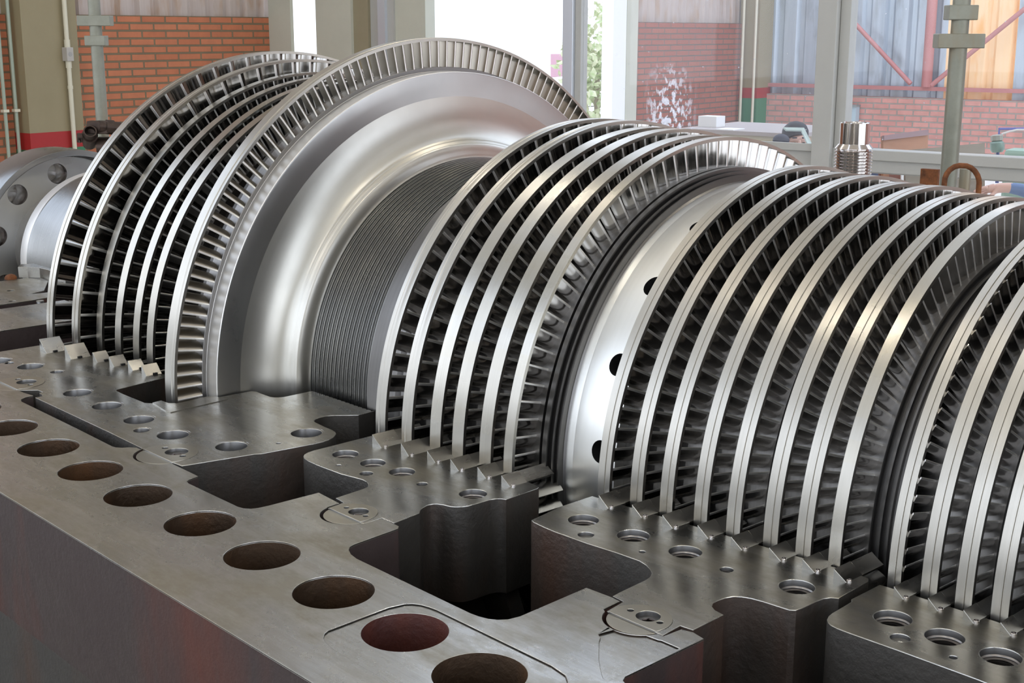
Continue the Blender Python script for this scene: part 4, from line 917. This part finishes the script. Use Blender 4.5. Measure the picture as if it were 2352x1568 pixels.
board([(1265, 124, 0), (1302, 124, 0), (1302, 172, 0), (1265, 176, 0)], 26, .1, 'yard_sign', 'pale mauve panel across the bright yard, left of the window mullion', mat('pale_mauve', (.55, .32, .38), .6), 'panel')

# ------------------------------------------------------------------ people beyond the window
skin = mat('skin', (.62, .38, .30), .5); hair = mat('dark_hair', (.03, .025, .03), .6); shirt = mat('blue_shirt', (.16, .22, .36), .8); trouser = mat('dark_trousers', (.05, .06, .09), .8)
def skinned(name, nodes, edges_, m, parent, sub=2):
    """one continuous surface grown round a skeleton: nodes = [(point, radius)]"""
    me = bpy.data.meshes.new(name); me.from_pydata([tuple(p) for p, r in nodes], edges_, [])
    o = bpy.data.objects.new(name, me); COL.objects.link(o); me.materials.append(m)
    md = o.modifiers.new('skin', 'SKIN'); md.use_smooth_shade = True
    lay = me.skin_vertices[0] if me.skin_vertices else None
    if lay is None:
        bm = bmesh.new(); bm.from_mesh(me); bm.verts.layers.skin.verify(); bm.to_mesh(me); bm.free(); lay = me.skin_vertices[0]
    for i, (p, r) in enumerate(nodes): lay.data[i].radius = (r, r) if isinstance(r, (int, float)) else r
    lay.data[0].use_root = True
    s = o.modifiers.new('sub', 'SUBSURF'); s.levels = sub; s.render_levels = sub
    dg = bpy.context.evaluated_depsgraph_get(); dg.update()
    me2 = bpy.data.meshes.new_from_object(o.evaluated_get(dg)); o.modifiers.clear(); o.data = me2
    for p in me2.polygons: p.use_smooth = True
    if parent: o.parent = parent; o.matrix_parent_inverse = Matrix.Translation(-Vector(parent.location))
    return o
Rv = Vector((_r.x, _r.y, 0)).normalized(); Fv = Vector((_f.x, _f.y, 0)).normalized(); Zv = Vector((0, 0, 1))
# person bending down behind the window rail, head low
hc = D(1832, 322, 9.45)
pe = empty('person', (hc.x, hc.y, FZ), 'person with dark hair bent low over work behind the window rail', 'person')
def L(a, b, c): return hc + Rv * a + Fv * b + Zv * c
nodes = [(L(.58, .04, -.34), .15), (L(.42, .03, -.22), .15), (L(.24, .02, -.15), .13), (L(.13, .02, -.11), .062), (L(.05, .01, -.06), .060), (L(0, 0, 0), (.074, .088)), (L(-.01, -.01, .045), (.064, .074)),
         (L(.26, -.17, -.20), .055), (L(.16, -.20, -.42), .042), (L(.02, -.10, -.50), .030), (L(.26, .19, -.20), .055), (L(.16, .20, -.42), .042), (L(.02, .08, -.50), .030),
         (L(.62, -.08, -.42), .09), (L(.50, -.10, -.72), .07), (L(.60, -.10, -1.02), .05), (L(.62, .14, -.42), .09), (L(.50, .14, -.72), .07), (L(.60, .14, -1.02), .05)]
body = skinned('body', nodes, [(0, 1), (1, 2), (2, 3), (3, 4), (4, 5), (5, 6), (2, 7), (7, 8), (8, 9), (2, 10), (10, 11), (11, 12), (0, 13), (13, 14), (14, 15), (0, 16), (16, 17), (17, 18)], skin, pe)
body.data.materials.append(shirt)
for p in body.data.polygons:
    if (p.center - hc).length > .17: p.material_index = 1
mb = MB(); mb.rev([(-.055, .074), (-.02, .090), (.015, .096), (.045, .090), (.072, .066), (.084, 1e-4)], 24, mtx=Matrix.Translation(L(-.008, .045, .035)) @ Matrix.Rotation(-.75, 4, Rv))
mb.build('hair', hair, pe)
for s in (-1, 1):
    MB().sphere(L(-.005 + s * .032, -.0795, -.012), .010, 12, sc=(1.1, 1, .45)).build('eye', MT['dark'], pe)
    MB().tube([L(-.005 + s * .018, -.088, .024), L(-.005 + s * .05, -.080, .022)], .005, 6).build('eyebrow', hair, pe)
    MB().sphere(L(s * .082, .01, -.01), .024, 12, sc=(.5, .8, 1.2)).build('ear', skin, pe)
MB().tube([L(-.005, -.082, .005), L(-.005, -.112, -.035), L(-.005, -.09, -.042)], .011, 8).build('nose', skin, pe)
MB().tube([L(-.03, -.086, -.062), L(-.005, -.092, -.064), L(.02, -.086, -.062)], .005, 6).build('mouth', mat('lips', (.45, .18, .15), .5), pe)
fr = board([(1800, 292, 0), (1847, 293, 0), (1870, 340, -.05), (1860, 340, -.05), (1841, 299, 0), (1806, 298, 0)], 9.2, .02, 'chair_frame', 'pale green-white bent frame in front of the bending person', mat('mint_frame', (.62, .74, .70), .5), 'frame')
dk = MB().sphere(D(1794, 322, 9.35), .06, 16, sc=(1, 1, .75)).build('dark_bag', mat('dark_bag', (.06, .06, .08), .8)); tag(dk, 'dark rumpled bag just left of the bending person behind the window', 'bag')
# person at the right whose arm reaches in
hp = D(2242, 437, 8.9)
pr_ = empty('person', (D(2440, 600, 8.9).x, D(2440, 600, 8.9).y, FZ), 'person in blue shirt at the right edge, only the reaching arm and hand visible', 'person')
def A(px, py, dz=0): return D(px, py, 8.9 + dz)
nodes = [(A(2500, 640), .15), (A(2500, 560), .15), (A(2495, 500), .16), (A(2490, 470), .12), (A(2490, 430), .05), (A(2488, 395), .085), (A(2440, 455), .065), (A(2390, 450), .052), (A(2345, 435), .046), (A(2310, 430), .036), (A(2292, 430), .030), (A(2276, 433), (.022, .034))]
E_ = [(i, i + 1) for i in range(5)] + [(2, 6)] + [(i, i + 1) for i in range(6, 11)]
fingers = [((2262, 430), (2248, 433), (2236, 441)), ((2263, 434), (2250, 438), (2240, 446)), ((2265, 438), (2254, 443), (2246, 450)), ((2268, 441), (2259, 447), (2252, 453))]
for k, f_ in enumerate(fingers):
    prev = 11
    for j, (fx, fy) in enumerate(f_):
        nodes.append((A(fx, fy, .012 * (k - 1.5)), .0105 - .0012 * j)); E_.append((prev, len(nodes) - 1)); prev = len(nodes) - 1
nodes.append((A(2282, 445, -.02), .013)); E_.append((10, len(nodes) - 1)); nodes.append((A(2270, 452, -.03), .011)); E_.append((len(nodes) - 2, len(nodes) - 1))
nodes += [(A(2470, 700), .10), (A(2465, 780), .07), (A(2465, 855), .05), (A(2530, 700), .10), (A(2535, 780), .07), (A(2535, 855), .05)]
n_ = len(nodes); E_ += [(0, n_ - 6), (n_ - 6, n_ - 5), (n_ - 5, n_ - 4), (0, n_ - 3), (n_ - 3, n_ - 2), (n_ - 2, n_ - 1)]
b2 = skinned('body', nodes, E_, skin, pr_)
b2.data.materials.append(shirt)
ref = A(2310, 430)
for p in b2.data.polygons:
    if (p.center - ref).dot(Rv) > 0.02 and (p.center.z < A(2490, 420).z): p.material_index = 1
MB().rev([(-.06, .09), (0, .10), (.05, .09), (.09, .05), (.1, 1e-4)], 20, mtx=Matrix.Translation(A(2488, 385))).build('hair', hair, pr_)
